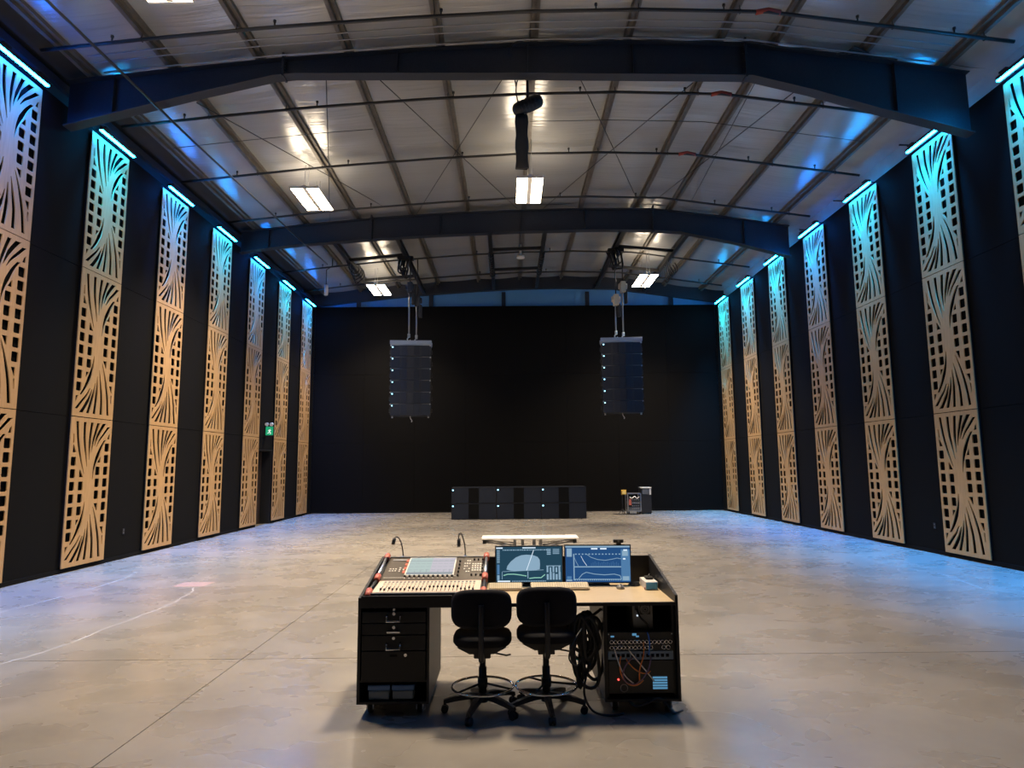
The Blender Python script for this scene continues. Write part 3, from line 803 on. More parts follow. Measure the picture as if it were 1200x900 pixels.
MB().box(4.71, 4.85, 27.995, 28.0, .84, .96).build('lens', mat('yellow_lens', (.8, .6, .2), .3), t)
MB().cyl((4.72, 28.1, .02), (4.72, 28.1, .80), .018, n=10).build('pole', BLKM, t)
for a in (0, 2.1, 4.2): MB().tube([(4.72, 28.1, .25), (4.72+.17*math.cos(a+1), 28.1+.17*math.sin(a+1), .012)], .012, 6).build('leg', BLKM, t)
t = thing('side_table', 'small white-topped black cabinet right of the rack cart', 'cabinet', (5.69, 28.3, 0))
MB().box(5.43+.06, 5.93, 28.02, 28.6, 1.06, 1.10, bev=.005).build('top', TABW, t)
MB().box(5.5, 5.92, 28.05, 28.58, .05, 1.06).build('body', BLACKD, t)
MB().box(5.84, 5.915, 28.03, 28.05, .80, 1.04).build('white_sheet', WHITE, t)
MB().box(5.55, 5.80, 28.03, 28.05, .82, 1.02).build('screen', GREYP, t)
for x in (5.54, 5.88):
    for y in (28.09, 28.54): MB().cyl((x, y, 0), (x, y, .05), .025, n=10).build('foot', RUBBER, t)
tag(recentre(MB().tube(spline([(4.3, 28.0, .015), (4.5, 27.8, .015), (4.75, 27.85, .015), (4.6, 28.1, .015), (4.4, 28.05, .015), (4.6, 27.9, .03), (4.9, 27.75, .015), (5.3, 27.7, .015)], 6), .014, 6).build('floor_cable', RUBBER)), 'black cable lying coiled on the floor before the rack cart', 'cable')

# folding table out on the floor, behind the monitors
t = thing('folding_table', 'white-topped folding table standing on the bare floor behind the monitors', 'table', (.38, 12.5, 0))
MB().box(-.50, 1.25, 12.2, 12.68, .715, .745, bev=.008).build('top', TABW, t)
for x, sg in ((.13, -1), (.22, -1), (.46, 1), (.55, 1)):
    pass
for x in (.10, .24, .45, .57):
    for y in (12.28, 12.60): MB().box(x-.025, x+.025, y-.02, y+.02, 0, .715).build('leg', GREYM, t)
for sg, xa, xb in ((-1, -.45, .10), (1, 1.18, .60)):
    for y in (12.28, 12.60):
        MB().tube([(xa, y, .69), (xb, y, .56)], .014, 6).build('brace', GREYM, t)
        MB().tube([(xa, y, .66), (xb, y, .62)], .010, 6).build('brace', GREYM, t)
    MB().box(xa-.03, xa+.03, 12.25, 12.63, .64, .715).build('end_bracket', BLACKD, t)

# ------------------------------------------------------------------ mixing desk
DX0, DX1, DY0, DY1 = -1.262, 1.402, 5.73, 6.78
desk = thing('mixing_desk', 'wide black mixing desk with tan worktop and two pedestals', 'desk', (.07, 6.25, 0))
side = [(DY0, .10), (DY0, .945), (DY1, 1.145), (DY1, .10)]
MB().prism(side, 'x', DX0, DX0+.024).build('side_panel', BLACK, desk)
MB().prism(side, 'x', DX1-.024, DX1).build('side_panel', BLACK, desk)
MB().box(DX0+.024, DX1-.024, DY1-.024, DY1, .80, 1.135).build('back_panel', BLACK, desk)
MB().box(DX0+.024, DX1-.024, DY0+.02, DY1-.024, .864, .887).build('worktop', TOPM, desk)
MB().box(-.485, DX1-.024, DY0, DY0+.02, .862, .889).build('edge_band', BLACK, desk)
MB().box(DX0+.024, -.485, DY0, DY0+.022, .862, .958).build('fascia', BLACK, desk)
# left pedestal
PXa, PXb = DX0+.024, -.668
b = MB().box(PXb-.02, PXb, DY0, 6.68, .10, .864).box(PXa, PXb-.02, DY0, 6.68, .10, .12).box(PXa, PXb-.02, 6.66, 6.68, .12, .864)
b.box(PXa, PXb-.02, DY0+.01, 6.66, .27, .285)
b.build('left_pedestal', BLACK, desk)
def handle(parent, x, z, style):
    if style == 'bail':
        MB().tube([(x-.055, DY0-.002, z+.045), (x-.055, DY0-.035, z+.035), (x-.055, DY0-.04, z), (x+.055, DY0-.04, z), (x+.055, DY0-.035, z+.035), (x+.055, DY0-.002, z+.045)], .008, 8).build('handle', CHROME, parent)
    else:
        MB().box(x-.055, x+.055, DY0-.03, DY0-.012, z-.008, z+.008, bev=.003).box(x-.05, x-.04, DY0-.014, DY0, z-.005, z+.005).box(x+.04, x+.05, DY0-.014, DY0, z-.005, z+.005).build('handle', CHROME, parent)
def lock(parent, x, z, r=.013): MB().cyl((x, DY0-.012, z), (x, DY0+.002, z), r, n=14).build('lock', CHROME, parent)
xc = (PXa+PXb)/2-.01
for z0, z1, st_ in ((.745, .832, 'bail'), (.650, .739, 'bar'), (.524, .644, 'bail')):
    d_ = MB().box(PXa+.012, PXb-.03, DY0-.004, DY0+.018, z0, z1, bev=.004).box(PXa+.03, PXb-.05, DY0+.018, 6.3, z0+.01, z0+.02).build('drawer', BLACK, desk)
    if st_ == 'bail':
        handle(d_, xc, z0+.016, st_); lock(d_, xc, z0+.072 if z0 > .6 else z0+.098)
    else:
        handle(d_, xc, z0+.024, st_); lock(d_, xc, z0+.058)
dr = MB().box(PXa+.012, PXb-.03, DY0-.004, DY0+.018, .287, .518, bev=.004).build('door', BLACK, desk)
lock(dr, xc+.10, .488)
MB().box(xc-.03, xc+.03, DY0-.006, DY0-.003, .474, .492).build('finger_pull', GAP, dr)
MB().cyl((xc, DY0-.010, .850), (xc, DY0+.01, .850), .010, n=12).build('lock', CHROME, desk)
# right pedestal (open rack)
RXa, RXb = .775, DX1-.024
b = MB().box(RXa, RXa+.02, DY0, 6.68, .10, .864).box(RXa+.02, RXb, DY0, 6.68, .10, .12).box(RXa+.02, RXb, 6.40, 6.42, .12, .864)
b.build('right_pedestal', BLACK, desk)
for x in (RXa+.03, RXb-.012): MB().box(x-.010, x+.010, DY0+.055, DY0+.075, .12, .862).build('rack_rail', BLACKD, desk)
def caster(x, y):
    fk = MB().box(x-.035, x+.035, y-.035, y+.035, .088, .10).box(x-.030, x-.022, y-.03, y+.04, .035, .09).box(x+.022, x+.030, y-.03, y+.04, .035, .09).build('caster', STEELB, desk)
    MB().cyl((x-.018, y+.01, .045), (x+.018, y+.01, .045), .045, n=20).build('wheel', RUBBER, fk)
for x in (-1.165, -.755, .87, 1.31):
    for y in (5.84, 6.58): caster(x, y)
# blue bins on the open shelf
for k, (x0, x1) in enumerate(((-1.175, -1.0), (-.975, -.80))):
    t = thing('storage_bin', 'small blue storage bin on the open shelf of the desk, %s one' % ('left' if k == 0 else 'right'), 'bin', ((x0+x1)/2, 5.85, .12))
    MB().box(x0, x1, 5.77, 5.95, .121, .195, bev=.012).build('base', mat('bin_grey_%d' % k, (.12, .16, .22), .5), t)
    MB().box(x0-.006, x1+.006, 5.765, 5.955, .195, .240, bev=.010).build('lid', BLUEP, t)

# rack equipment
def connector(parent, x, z, r=.014):
    MB().ring((x, 5.768, z), r, .004, 14, 6, M=Matrix.Rotation(math.pi/2, 4, 'X')).build('connector', CHROME, parent)
u = thing('stage_box', 'rack unit with two rows of round silver connectors in the desk', 'rack unit', (1.085, 5.9, .50))
MB().box(.815, 1.358, 5.775, 6.2, .492, .640, bev=.003).build('chassis', BLACKD, u)
for k in range(16): connector(u, .845+k*.0327, .562)
for k in range(11): connector(u, .845+k*.0327, .518)
for k in range(2): connector(u, 1.28+k*.036, .520, .016)
MB().box(.84, .868, 5.770, 5.775, .600, .612).box(1.02, 1.055, 5.770, 5.775, .612, .630).box(1.05, 1.075, 5.770, 5.775, .600, .612).build('display', E_LBL, u)
for sg in (.822, 1.351): MB().cyl((sg, 5.768, .625), (sg, 5.776, .625), .005, n=8).build('screw', STEELB, u)
u = thing('patch_bay', 'blue-grey patch bay under the rows of round connectors', 'rack unit', (1.085, 5.9, .42))
MB().box(.815, 1.358, 5.775, 6.1, .418, .488, bev=.003).build('chassis', PATCH, u)
for k in range(12): MB().box(.845+k*.041, .870+k*.041, 5.770, 5.776, .440, .465).build('port', GAP, u)
u = thing('power_amplifier', 'black amplifier with a small red light at the bottom of the desk rack', 'rack unit', (1.085, 5.9, .13))
MB().box(.815, 1.358, 5.775, 6.3, .150, .412, bev=.004).build('chassis', BLACKD, u)
MB().cyl((.895, 5.766, .263), (.895, 5.776, .263), .007, n=10).build('led', E_REDL, u)
b = MB()
for k in range(5): b.box(1.180, 1.300, 5.770, 5.776, .185+.021*k, .199+.021*k)
b.build('label_strips', E_LBL, u)
MB().ring((.94, 5.772, .195), .03, .004, 18, 6, M=Matrix.Rotation(math.pi/2, 4, 'X')).build('dial', GREYM, u)
u = thing('power_supply', 'grey device with a square fan opening at the top of the desk rack', 'rack unit', (1.13, 5.95, .60))
MB().box(1.045, 1.215, 5.86, 6.2, .642, .862, bev=.003).build('case', mat('grey_case', (.16, .16, .16), .45), u)
MB().box(1.105, 1.195, 5.853, 5.861, .765, .850).build('fan_guard', BLACKD, u)
b = MB()
for r_ in (.014, .028, .038): b.ring((1.15, 5.852, .807), r_, .0025, 18, 5, M=Matrix.Rotation(math.pi/2, 4, 'X'))
b.build('fan', GREYM, u)
MB().box(1.062, 1.092, 5.853, 5.861, .80, .835).build('socket', BLACKD, u)
MB().cyl((1.083, 5.853, .755), (1.083, 5.861, .755), .007, n=10).build('led', E_SWHITE, u)
MB().tube(spline([(1.077, 5.85, .81), (1.10, 5.82, .75), (1.15, 5.82, .70), (1.17, 5.83, .66)], 6), .008, 6).build('cord', RUBBER, u)
cabs = [(WCAB, (.863, .518), (.90, .40), (.91, .30), (1.02, .235), 'white'), (WCAB, (.985, .50), (1.05, .42), (1.12, .34), (1.19, .25), 'white'),
        (ORANGE, (1.11, .562), (1.12, .40), (1.05, .42), (1.07, .25), 'orange'), (ORANGE, (.92, .45), (.86, .28), (1.00, .16), (1.10, .26), 'orange'),
        (ORANGE, (.96, .43), (1.02, .33), (1.12, .30), (1.16, .33), 'orange'), (BLUEC, (1.145, .640), (1.16, .60), (1.15, .50), (1.15, .46), 'blue'),
        (PURP, (1.02, .44), (.88, .36), (.90, .22), (1.05, .23), 'mauve'), (PURP, (1.17, .45), (1.15, .36), (1.10, .28), (1.02, .22), 'mauve')]
PLAB = ['white patch cable at the far left of the desk rack, dropping then crossing right', 'white patch cable running diagonally down to the label strips in the desk rack',
        'bright orange patch cable hanging straight down the middle of the desk rack', 'orange patch cable in the lowest wide loop above the amplifier',
        'short orange patch cable sagging just below the blue-grey patch bay', 'blue patch cable arching in front of the silver connectors',
        'mauve patch cable looping down at the left of the desk rack', 'mauve patch cable slanting down from the right of the patch bay']
for k, (mm, a, b1, c1, d1, nm) in enumerate(cabs):
    yy = 5.745-.006*k
    pts = bez((a[0], 5.768, a[1]), (b1[0], yy, b1[1]), (c1[0], yy, c1[1]), (d1[0], 5.764, d1[1]), 18)
    tag(recentre(MB().tube(pts, .0055, 6).build('patch_cable', mm)), PLAB[k], 'cable', 'patch cables in the desk rack')
tag(recentre(MB().tube(spline([(.97, 5.74, .108), (1.02, 5.70, .075), (1.12, 5.70, .10), (1.20, 5.705, .135), (1.26, 5.705, .10), (1.30, 5.70, .04), (1.33, 5.72, .012), (1.42, 5.78, .012)], 6), .009, 6).build('trailing_cable', RUBBER)), 'grey-black power cable hanging below the right pedestal to its caster', 'cable')

# black cable coils hung on the inner side of the right pedestal
t = thing('cable_coil', 'thick bundle of black cable coils hung beside the right pedestal', 'cable', (.66, 5.9, .15))
for k in range(14):
    xx = .575+.0085*k+random.uniform(-.02, .02); top = .80-random.uniform(0, .05); bot = .20+.055*((k*5) % 8); wd = .05+.012*((k*3) % 5)
    yy = 5.78+.03*(k % 4)
    pts = []
    n = 26
    for i in range(n):
        a = 2*math.pi*i/n
        pts.append((xx+wd*math.sin(a)*(1-.35*math.cos(a))+.02*math.sin(a*2+k), yy+.02*math.sin(a+k), (top+bot)/2+(top-bot)/2*math.cos(a)))
    MB().tube(pts, .0145, 7, closed=True).build('coil', RUBBER, t)
MB().tube(spline([(.62, 5.80, .80), (.65, 5.77, .77), (.70, 5.79, .78), (.77, 5.82, .82)], 5), .012, 8).build('strap', RUBBER, t)
MB().tube(spline([(.60, 5.70, .70), (.51, 5.56, .62), (.47, 5.55, .50), (.53, 5.58, .43), (.60, 5.72, .46)], 6), .007, 6).build('loose_end', RUBBER, t)
MB().tube(spline([(.66, 5.76, .40), (.60, 5.70, .20), (.66, 5.66, .06), (.80, 5.68, .014), (.92, 5.72, .014)], 6), .010, 6).build('floor_end', RUBBER, t)

# ------------------------------------------------------------------ mixing console
CX0, CX1 = -1.205, -.215
con = thing('mixing_console', 'digital mixing console with coral end caps and pale touch screen', 'console', (-.71, 6.25, .887))
prof_ = [(5.79, .888), (5.79, .968), (6.17, 1.006), (6.70, 1.135), (6.73, 1.12), (6.73, .888)]
MB().prism(prof_, 'x', CX0+.03, CX1-.03).build('body', BLACKD, con)
MB().prism([(5.78, .955), (5.78, .972), (5.80, .975), (5.80, .955)], 'x', CX0+.01, CX1-.01).build('front_lip', GREYP, con)
def slope(seg):        # matrix: local x along X, local y up the slope, z out of the face
    (ya, za), (yb, zb) = seg
    e = Vector((0, yb-ya, zb-za)).normalized(); n_ = Vector((1, 0, 0)).cross(e)
    M = Matrix.Identity(4)
    for i in range(3): M[i][0] = (1, 0, 0)[i]; M[i][1] = e[i]; M[i][2] = n_[i]; M[i][3] = (0, ya, za)[i]
    return M, math.hypot(yb-ya, zb-za)
MF, LF = slope(((5.80, .970), (6.17, 1.007)))
MU, LU = slope(((6.17, 1.007), (6.70, 1.136)))
MB().box(CX0+.04, CX1-.04, .005, LF-.006, 0, .006, M=MF).build('fader_panel', CONSF, con)
MB().box(CX0+.04, CX1-.04, .006, LU-.004, 0, .006, M=MU).build('control_panel', CONS, con)
MB().box(CX0+.04, CX1-.04, LU-.004, LU+.012, 0, .014, M=MU).build('rear_trim', GREYP, con)
cap = MB(); sl = MB(); bt = MB(); dk = MB()
nF = 24
for k in range(nF):
    x = lerp(CX0+.10, CX1-.10, k/(nF-1))
    sl.box(x-.003, x+.003, .03, .20, .006, .0068, M=MF)
    yv = (.085, .07, .11, .075, .08, .075, .075, .12, .10, .075, .08, .075)[k] if k < 12 else .15 if k < 20 else (.08, .075, .11, .07)[k-20]
    cap.box(x-.008, x+.008, yv-.014, yv+.014, .006, .020, M=MF, bev=.002)
    bt.box(x-.009, x+.009, .235, .248, .006, .012, M=MF); bt.box(x-.009, x+.009, .262, .275, .006, .012, M=MF)
    dk.box(x-.010, x+.010, .30, .335, .006, .008, M=MF)
cap.build('fader_caps', BLACKD, con, kind='stuff'); sl.build('fader_slots', GAP, con, kind='stuff'); bt.build('buttons', KNOB, con, kind='stuff'); dk.build('label_displays', GREYP, con, kind='stuff')
SXa, SXb, SYa, SYb = -.955, -.525, .115, .515
scn = MB().box(SXa-.012, SXb+.012, SYa-.012, SYb+.012, .006, .012, M=MU).build('screen_bezel', KNOB, con)
b = MB()
for k in range(8):
    x0 = lerp(SXa, SXb, k/8); x1 = lerp(SXa, SXb, (k+1)/8)
    mi = 0 if k < 4 else 1
    b.box(x0, x1, SYa, SYb, .010, .0135, mi, M=MU)
    for q in range(5):
        b.box(x0+.006, x1-.006, SYa+.03+.075*q, SYa+.034+.075*q, .0135, .0138, 2, M=MU)
    b.box(x0+.018, x0+.022, SYa+.04, SYa+.06+.02*(k % 4), .0135, .0139, 3, M=MU)
b.box(SXa, SXb, SYb-.085, SYb-.078, .0135, .0139, 3, M=MU).box(SXa, SXb, SYa, SYa+.05, .0135, .0139, 2, M=MU)
b.build('touch_screen', [E_TOUCH, E_TOUCH2, E_TLINE, E_TLINE], scn)
kn = MB(); wk = MB()
def knob(x, y, r=.010, hh=.018, tgt=None):
    (tgt or kn).cyl(MU @ Vector((x, y, .006)), MU @ Vector((x, y, .006+hh)), r, r*.85, 10)
for k in range(11):
    x = lerp(SXa+.0, SXb, k/10); knob(x, .075); wk.box(x-.007, x+.007, .038, .050, .006, .011, M=MU)
    wk.box(x-.007+.02, x+.007+.02, .085, .096, .006, .010, M=MU)
for k in range(5): knob(-.475, .09+.085*k)
for k in range(6): knob(-.255, .10+.075*k, .008)
for k in range(12): wk.box(-1.145+k*.0165, -1.136+k*.0165, .05, .062, .006, .010, M=MU)
for q in range(2):
    for k in range(3): wk.box(-1.125+k*.026, -1.110+k*.026, .20+.045*q, .222+.045*q, .006, .011, M=MU)
for q in range(3):
    for k in range(3):
        if (q+k) % 2 == 0 or q == 1: wk.box(-1.035+k*.034, -1.020+k*.034, .19+.04*q, .212+.04*q, .006, .011, M=MU)
for q in range(5):
    for k in range(3):
        if (q*3+k) % 4: wk.box(-.43+k*.022, -.417+k*.022, .17+.065*q, .195+.065*q, .006, .011, M=MU)
for q in range(4):
    for k in range(4): wk.box(-.355+k*.024, -.340+k*.024, .20+.05*q, .228+.05*q, .006, .011, M=MU)
for k in range(3): knob(-.35+.04*k, .10, .009); knob(-.34+.04*k, .47, .009)
kn.build('encoders', BLACKD, con, kind='stuff'); wk.build('keys', KNOB, con, kind='stuff')
MB().box(-1.13, -.99, .46, .50, .006, .009, M=MU).build('name_strip', GREYM, con)
for q in range(4): MB().box(-.995, -.970, .16+.09*q, .22+.09*q, .006, .010, M=MU).build('red_key', CORAL, con)
# end cheeks with bars and coral caps
for x0, x1 in ((CX0-.012, CX0+.03), (CX1-.03, CX1+.012)):
    ck = MB().prism([(5.78, .888), (5.78, .955), (6.17, .995), (6.71, 1.125), (6.73, .888)], 'x', x0+.008, x1-.008).build('cheek', BLACKD, con)
    xm = (x0+x1)/2
    def P(y, z): return (xm, y, z)
    MB().tube([P(6.18, 1.035), P(6.66, 1.155)], .014, 10).build('grab_bar', STEELB, ck)
    for (ya, za, yb, zb) in ((6.14, 1.015, 6.24, 1.045), (6.62, 1.135, 6.72, 1.160), (5.76, .945, 5.86, .985)):
        MB().tube([P(ya, za), P(yb, zb)], .028, 12).build('end_cap', CORAL, ck)
    MB().tube([P(5.86, .980), P(6.14, 1.015)], .014, 10).build('trim_bar', BLACKD, ck)
tag(recentre(MB().tube(spline([(-1.235, 5.66, .93), (-1.20, 5.655, .955), (-1.165, 5.67, .945)], 5), [.02]*11, 10).build('tape_roll', KNOB)), 'small cream roll at the front left corner of the desk', 'roll') if False else None
# gooseneck lamps
def gooseneck(x, bend, label, drop):
    t = thing('gooseneck_lamp', label, 'lamp', (x, 6.715, 1.12))
    MB().cyl((x, 6.715, 1.12), (x, 6.715, 1.16), .014, n=12).build('socket', STEELB, t)
    MB().tube(spline(bend, 6), .006, 8).build('neck', BLACKD, t)
    e = Vector(bend[-1])
    MB().tube([e, e+Vector(drop)], .017, 12).build('head', BLACKD, t)
    return t
gooseneck(-1.045, [(-1.045, 6.715, 1.15), (-1.055, 6.71, 1.24), (-1.075, 6.70, 1.31), (-1.10, 6.68, 1.345), (-1.125, 6.66, 1.335)], 'thin black gooseneck lamp at the back left of the console', (-.012, -.005, -.06))
gooseneck(-.435, [(-.435, 6.715, 1.13), (-.437, 6.71, 1.23), (-.455, 6.70, 1.32), (-.478, 6.69, 1.375), (-.497, 6.68, 1.35), (-.497, 6.68, 1.32)], 'thin black gooseneck lamp at the back right of the console', (0, -.002, -.075))

# ------------------------------------------------------------------ monitors
def monitor(xc, yc, z0, wv, hv, yaw, label, painter):
    t = thing('monitor', label, 'monitor', (xc, yc, .887))
    def add(mb, nm, mm, par=None):
        o = mb.build(nm, mm); o.parent = par or t; return o
    zb = z0-.887
    body = add(MB().box(-wv/2, wv/2, 0, .03, zb, zb+hv, bev=.004), 'body', BLACKD)
    add(MB().box(-.05, .05, .035, .07, .01, zb+hv*.6).box(-.11, .11, -.02, .14, 0, .012, bev=.003).box(-.05, .05, .02, .05, zb+hv*.35, zb+hv*.6), 'stand', BLACKD)
    b = MB(); mw, mh = wv-.022, hv-.022
    def R(u0, v0, u1, v1, mi, lay=1):     # rectangle in unit screen coordinates, v up
        b.box(-mw/2+mw*u0, -mw/2+mw*u1, -.0006-.0004*lay, -.0002, zb+.011+mh*v0, zb+.011+mh*v1, mi)
    def PL(pts, mi, lay=2):
        b.prism([(-mw/2+mw*u, zb+.011+mh*v) for u, v in pts], 'y', -.0006-.0004*lay, -.0002, mi)
    def LN(pts, wd, mi, lay=3):
        for p, q in zip(pts[:-1], pts[1:]):
            dx, dz = (q[0]-p[0])*mw, (q[1]-p[1])*mh; l = math.hypot(dx, dz) or 1
            nx, nz = -dz/l*wd/2, dx/l*wd/2
            x0, z0_, x1, z1_ = -mw/2+mw*p[0], zb+.011+mh*p[1], -mw/2+mw*q[0], zb+.011+mh*q[1]
            b.prism([(x0-nx, z0_-nz), (x1-nx, z1_-nz), (x1+nx, z1_+nz), (x0+nx, z0_+nz)], 'y', -.0006-.0004*lay, -.0002, mi)
    painter(R, PL, LN)
    add(b, 'screen', [E_SDARK, E_SBLUE, E_SMID, E_SLIGHT, E_SWHITE, E_SGREEN], body)
    t.rotation_euler = (0, 0, yaw)
    return t
def paint_left(R, PL, LN):
    R(0, 0, 1, 1, 0, 0)
    R(0, .95, .10, .985, 4); R(.40, .955, .60, .985, 4)
    for k in range(9): R(.012, .55+.042*k, .055, .572+.042*k, 3)
    R(.015, .22, .05, .5, 2); R(.015, .06, .05, .2, 3)
    x = .10
    for k in range(22):
        wv = random.uniform(.012, .03); R(x, .895, x+wv, .925, 3); x += wv+.010
    hull = [(.155, .36), (.17, .46), (.22, .58), (.30, .70), (.38, .76), (.46, .775), (.56, .76), (.63, .71), (.66, .63), (.665, .50), (.66, .36), (.58, .325), (.35, .31), (.22, .325)]
    PL(hull, 3, 2)
    LN([(.46, .33), (.57, .90)], .006, 4, 5)
    LN([(.10, .30), (.72, .34)], .004, 3)
    LN([(.48, .30), (.48, .10)], .008, 3); LN([(.09, .08), (.09, .30)], .005, 3)
    LN([(.11, .19), (.17, .225), (.27, .225), (.37, .20), (.46, .17)], .008, 5, 4)
    LN([(.50, .10), (.58, .12), (.68, .12), (.74, .21)], .008, 5, 4)
    R(.02, .005, .21, .045, 4)
    for k in range(26): R(.24+.02*k, .01, .252+.02*k, .04, 3)
    for k in range(4): R(.77, .77+.045*k, .83, .80+.045*k, 3); R(.86, .79+.04*k, .96, .81+.04*k, 3)
    for k in range(5):
        R(.765+.045*k, .06, .795+.045*k, .22+.03*((k*2) % 3), 3); R(.765+.045*k, .27, .79+.045*k, .46-.05*(k % 2), 3)
    R(.76, .44, .98, .46, 3)
def paint_right(R, PL, LN):
    R(0, 0, 1, 1, 1, 0)
    R(0, .955, 1, 1, 3); R(.02, .70, .10, .93, 3); R(.40, .90, .50, .94, 4); R(.54, .90, .64, .94, 4)
    R(.86, .03, 1, .90, 2, 0.5); R(.88, .72, .97, .86, 3); R(.90, .86, .96, .90, 4); R(.88, .05, .98, .16, 3); R(.89, .62, .93, .66, 4)
    LN([(.13, .42), (.86, .42)], .010, 3); LN([(.13, .08), (.86, .08)], .006, 3); LN([(.13, .05), (.13, .78)], .010, 3)
    for k in range(14): R(.15+.052*k, .755, .175+.052*k, .785, 3)
    LN([(.12, .74), (.16, .58), (.20, .44)], .004, 3); LN([(.24, .72), (.28, .58), (.33, .45)], .004, 4)
    LN([(.32, .78), (.40, .68), (.50, .62), (.62, .60), (.72, .63), (.80, .66), (.86, .64)], .005, 3)
    LN([(.20, .10), (.26, .22), (.32, .27), (.45, .22), (.60, .20), (.75, .22), (.84, .18), (.86, .08)], .006, 3)
    for k in range(16): LN([(.40+.028*k, .44), (.40+.028*k, .52+.06*((k*7) % 5)/5)], .003, 2)
    for k in range(22): R(.14+.033*k, .045, .155+.033*k, .07, 3)
    R(.01, .03, .10, .07, 3); R(.02, .08, .09, .16, 2)
monitor(.188, 6.56, .912, .655, .352, 0, 'left computer monitor showing a pale hull-shaped plot on dark teal', paint_left)
monitor(.848, 6.56, .905, .640, .362, math.radians(-3), 'right computer monitor showing white curves on blue', paint_right)
t = thing('webcam', 'small dark webcam clipped on top of the right monitor', 'camera', (1.05, 6.57, 1.268))
MB().box(1.005, 1.10, 6.54, 6.59, 1.283, 1.315, bev=.006).build('body', BLACKD, t)
MB().box(1.03, 1.075, 6.55, 6.605, 1.2675, 1.285).build('clip', BLACKD, t)
MB().cyl((1.05, 6.537, 1.299), (1.05, 6.545, 1.299), .010, n=12).build('lens', GREYP, t)

def keyboard(x0, x1, y0, y1, label, n):
    t = thing('keyboard', label, 'keyboard', ((x0+x1)/2, (y0+y1)/2, .887))
    MK = Matrix.Translation((0, y0, .893)) @ Matrix.Rotation(math.radians(11), 4, 'X')
    L_ = y1-y0
    MB().box(x0, x1, 0, L_, -.004, .012, M=MK, bev=.003).build('base', KEYB, t)
    b = MB()
    for r in range(5):
        for k in range(n):
            xa = lerp(x0+.008, x1-.008, k/n); xb = lerp(x0+.008, x1-.008, (k+1)/n)-.003
            b.box(xa, xb, .010+r*(L_-.02)/5, .010+(r+1)*(L_-.02)/5-.004, .012, .019, M=MK)
    b.build('keys', KEYC, t, kind='stuff')
    b = MB().box(x0+.03, x0+.06, y1-.03, y1-.015, .887, .915).box(x1-.06, x1-.03, y1-.03, y1-.015, .887, .915)
    b.build('foot', KEYB, t)
keyboard(-.195, .118, 6.30, 6.46, 'shorter beige keyboard in front of the left monitor', 16)
keyboard(.195, .735, 6.30, 6.46, 'longer beige keyboard in front of the right monitor', 24)
t = thing('mouse', 'grey rounded computer mouse right of the longer keyboard', 'mouse', (1.03, 6.36, .887))
bm = bmesh.new(); bmesh.ops.create_uvsphere(bm, u_segments=20, v_segments=12, radius=1)
vs = [(1.03+v.co.x*.037, 6.37+v.co.y*.055, .887+max(-.05, v.co.z)*.040+.002) for v in bm.verts]; bm.verts.index_update(); fs = [[v.index for v in f.verts] for f in bm.faces]; bm.free()
MB().add(vs, fs, 0, True).build('shell', mat('grey_mouse', (.20, .19, .17), .35), t)
MB().cyl((1.026, 6.335, .926), (1.034, 6.335, .926), .010, n=12).build('wheel', BLACKD, t)
t = thing('usb_hub', 'white box with a blue front face at the right end of the desk', 'box', (1.30, 6.42, .887))
MB().box(1.245, 1.362, 6.285, 6.56, .888, .960, bev=.005).build('case', WHITE, t)
MB().box(1.252, 1.355, 6.279, 6.286, .894, .952).build('front_face', BLUEF, t)
MB().cyl((1.238, 6.30, .90), (1.245, 6.30, .90), .010, n=10).build('red_button', RED, t)
t = thing('headset', 'small black gadget lying on the white box', 'gadget', (1.31, 6.45, .961))
MB().box(1.275, 1.345, 6.40, 6.50, .961, .985, bev=.008).build('body', BLACKD, t)
MB().tube(spline([(1.30, 6.42, .985), (1.32, 6.45, 1.005), (1.34, 6.48, .985)], 5), .006, 6).build('strap', RUBBER, t)
t = thing('cable_loop', 'black cable coiled flat between the mouse and the white box', 'cable', (1.19, 6.52, .887))
b = MB()
for k in range(3): b.ring((1.185, 6.52, .895+.010*k), .05-.004*k, .006, 24, 6)
b.build('coil', RUBBER, t)

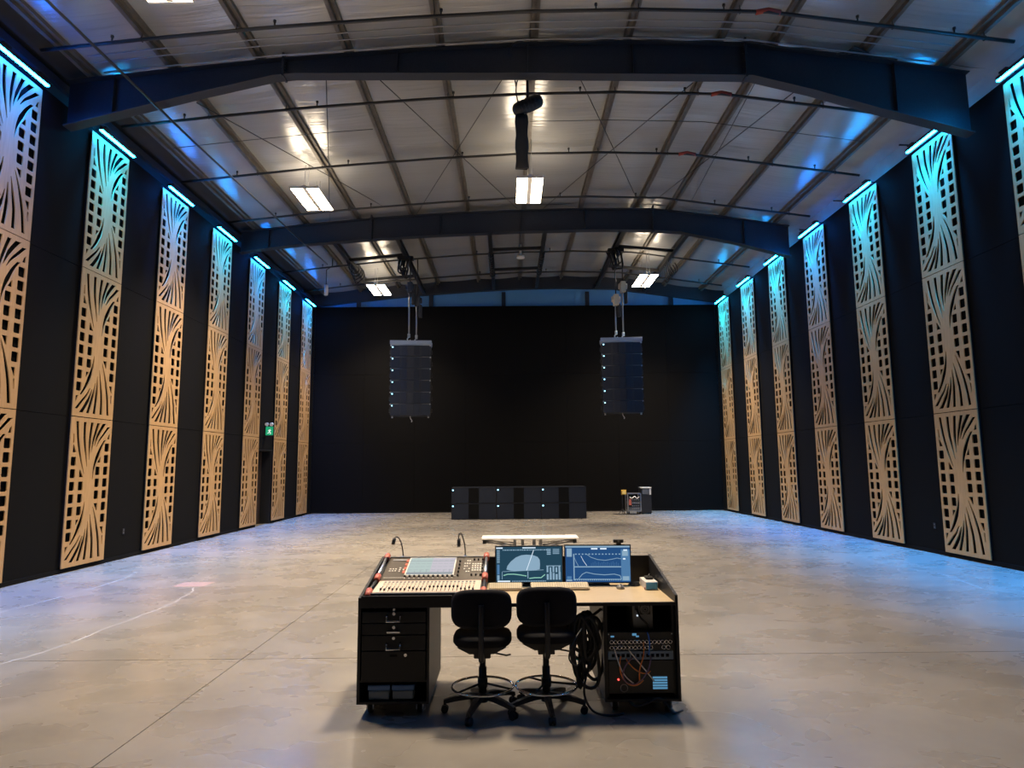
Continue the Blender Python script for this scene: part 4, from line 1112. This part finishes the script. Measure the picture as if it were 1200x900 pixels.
# ------------------------------------------------------------------ chairs
def chair(cx, cy, a0, hub_z, sx, back_z, seat_z, label):
    t = thing('drafting_chair', label, 'chair', (cx, cy, 0), 'drafting chairs at the mixing desk')
    hub = MB().cyl((cx, cy, .085), (cx, cy, .155), .045, .035, 18)
    hub.build('hub', BLACKD, t)
    for k in range(5):
        a = math.radians(a0+72*k); d_ = Vector((math.cos(a), math.sin(a), 0)); n_ = Vector((-d_.y, d_.x, 0))
        vs = []; fs = []
        for i, (r_, z_, w_, h_) in enumerate(((.02, .135, .032, .045), (.12, .130, .030, .042), (.24, .108, .026, .036), (.325, .085, .022, .030))):
            p = Vector((cx, cy, z_))+d_*r_
            vs += [p-n_*w_-Vector((0, 0, h_/2)), p+n_*w_-Vector((0, 0, h_/2)), p+n_*w_*.7+Vector((0, 0, h_/2)), p-n_*w_*.7+Vector((0, 0, h_/2))]
            if i:
                q = (i-1)*4
                for j in range(4): fs.append((q+j, q+(j+1) % 4, q+4+(j+1) % 4, q+4+j))
        fs += [(0, 1, 2, 3), (15, 14, 13, 12)]
        lg = MB().add(vs, fs).build('leg', BLACKD, t)
        p = Vector((cx, cy, 0))+d_*.315
        cs = MB().tube([p+Vector((0, 0, .062)), p+Vector((0, 0, .09))], .012, 8)
        cs.tube([p+n_*.026+Vector((0, 0, .030)), p+n_*.008+Vector((0, 0, .030))], .030, 16).tube([p-n_*.026+Vector((0, 0, .030)), p-n_*.008+Vector((0, 0, .030))], .030, 16)
        cs.tube([p-n_*.028+Vector((0, 0, .034)), p+n_*.028+Vector((0, 0, .034))], .022, 10)
        cs.build('caster', RUBBER, lg)
    MB().tube([(cx, cy, .14), (cx, cy, .36)], .033, 18).build('column_cover', BLACKD, t)
    MB().tube([(cx, cy, .34), (cx, cy, seat_z-.03)], .026, 16).build('gas_lift', BLACKD, t)
    fr_ = MB().ring((cx, cy, .205), .255, .010, 48, 10).build('foot_ring', CHROME, t)
    b = MB()
    for k in range(3):
        a = math.radians(a0+40+120*k); b.tube([(cx+.03*math.cos(a), cy+.03*math.sin(a), .23), (cx+.252*math.cos(a), cy+.252*math.sin(a), .205)], .009, 8)
    b.tube([(cx, cy, .20), (cx, cy, .27)], .042, 18)
    b.build('ring_spokes', BLACKD, t)
    # seat cushion: superellipse with rounded edge
    def cushion(c0, rx, ry, h0, pw=3.2, axis='z', nU=40, bow=0):
        vs = []; fs = []
        rows_ = [(-1, .80), (-.80, .94), (-.35, 1.0), (.35, 1.0), (.80, .95), (1, .82)]
        for zz, sc_ in rows_:
            for j in range(nU):
                a = 2*math.pi*j/nU
                u = math.copysign(abs(math.cos(a))**(2/pw), math.cos(a))*rx*sc_; v = math.copysign(abs(math.sin(a))**(2/pw), math.sin(a))*ry*sc_
                if axis == 'z': vs.append((c0[0]+u, c0[1]+v, c0[2]+zz*h0))
                else: vs.append((c0[0]+u, c0[1]+zz*h0+bow*(u/rx)**2, c0[2]+v))
        for i in range(len(rows_)-1):
            for j in range(nU): fs.append((i*nU+j, i*nU+(j+1) % nU, (i+1)*nU+(j+1) % nU, (i+1)*nU+j))
        fs += [list(range(nU)), list(range((len(rows_)-1)*nU, len(rows_)*nU))]
        return MB().add(vs, fs, 0, True)
    sy = cy+.02
    cushion((cx, sy, seat_z+.045), .245, .235, .045).build('seat', CHAIRF, t)
    MB().prism([(cx-.20, seat_z+.005), (cx-.10, seat_z-.045), (cx+.10, seat_z-.045), (cx+.20, seat_z+.005)], 'y', sy-.19, sy+.17).build('seat_pan', BLACKD, t)
    MB().box(cx-.07, cx+.07, sy-.12, sy+.10, seat_z-.10, seat_z-.055, bev=.008).build('mechanism', BLACKD, t)
    MB().tube([(cx+.05, sy-.02, seat_z-.07), (cx+.20, sy-.08, seat_z-.085), (cx+.235, sy-.09, seat_z-.075)], .007, 6).build('lever', BLACKD, t)
    by = cy-.265
    MB().tube(spline([(cx, sy-.10, seat_z-.075), (cx, by+.02, seat_z-.07), (cx, by-.035, seat_z-.02), (cx, by-.02, back_z-.05), (cx, by-.005, back_z+.04)], 5), .022, 10).build('back_bar', BLACKD, t)
    cushion((cx, by+.02, back_z), .248, .156, .035, 3.6, 'y', 44, .045).build('backrest', CHAIRF, t)
    return t
chair(-.232, 5.83, 180, .12, .25, .873, .550, 'black drafting chair on the left with a chrome foot ring')
chair(.300, 5.835, 203, .12, .25, .888, .575, 'black drafting chair on the right, set slightly higher, beside the cable coils')
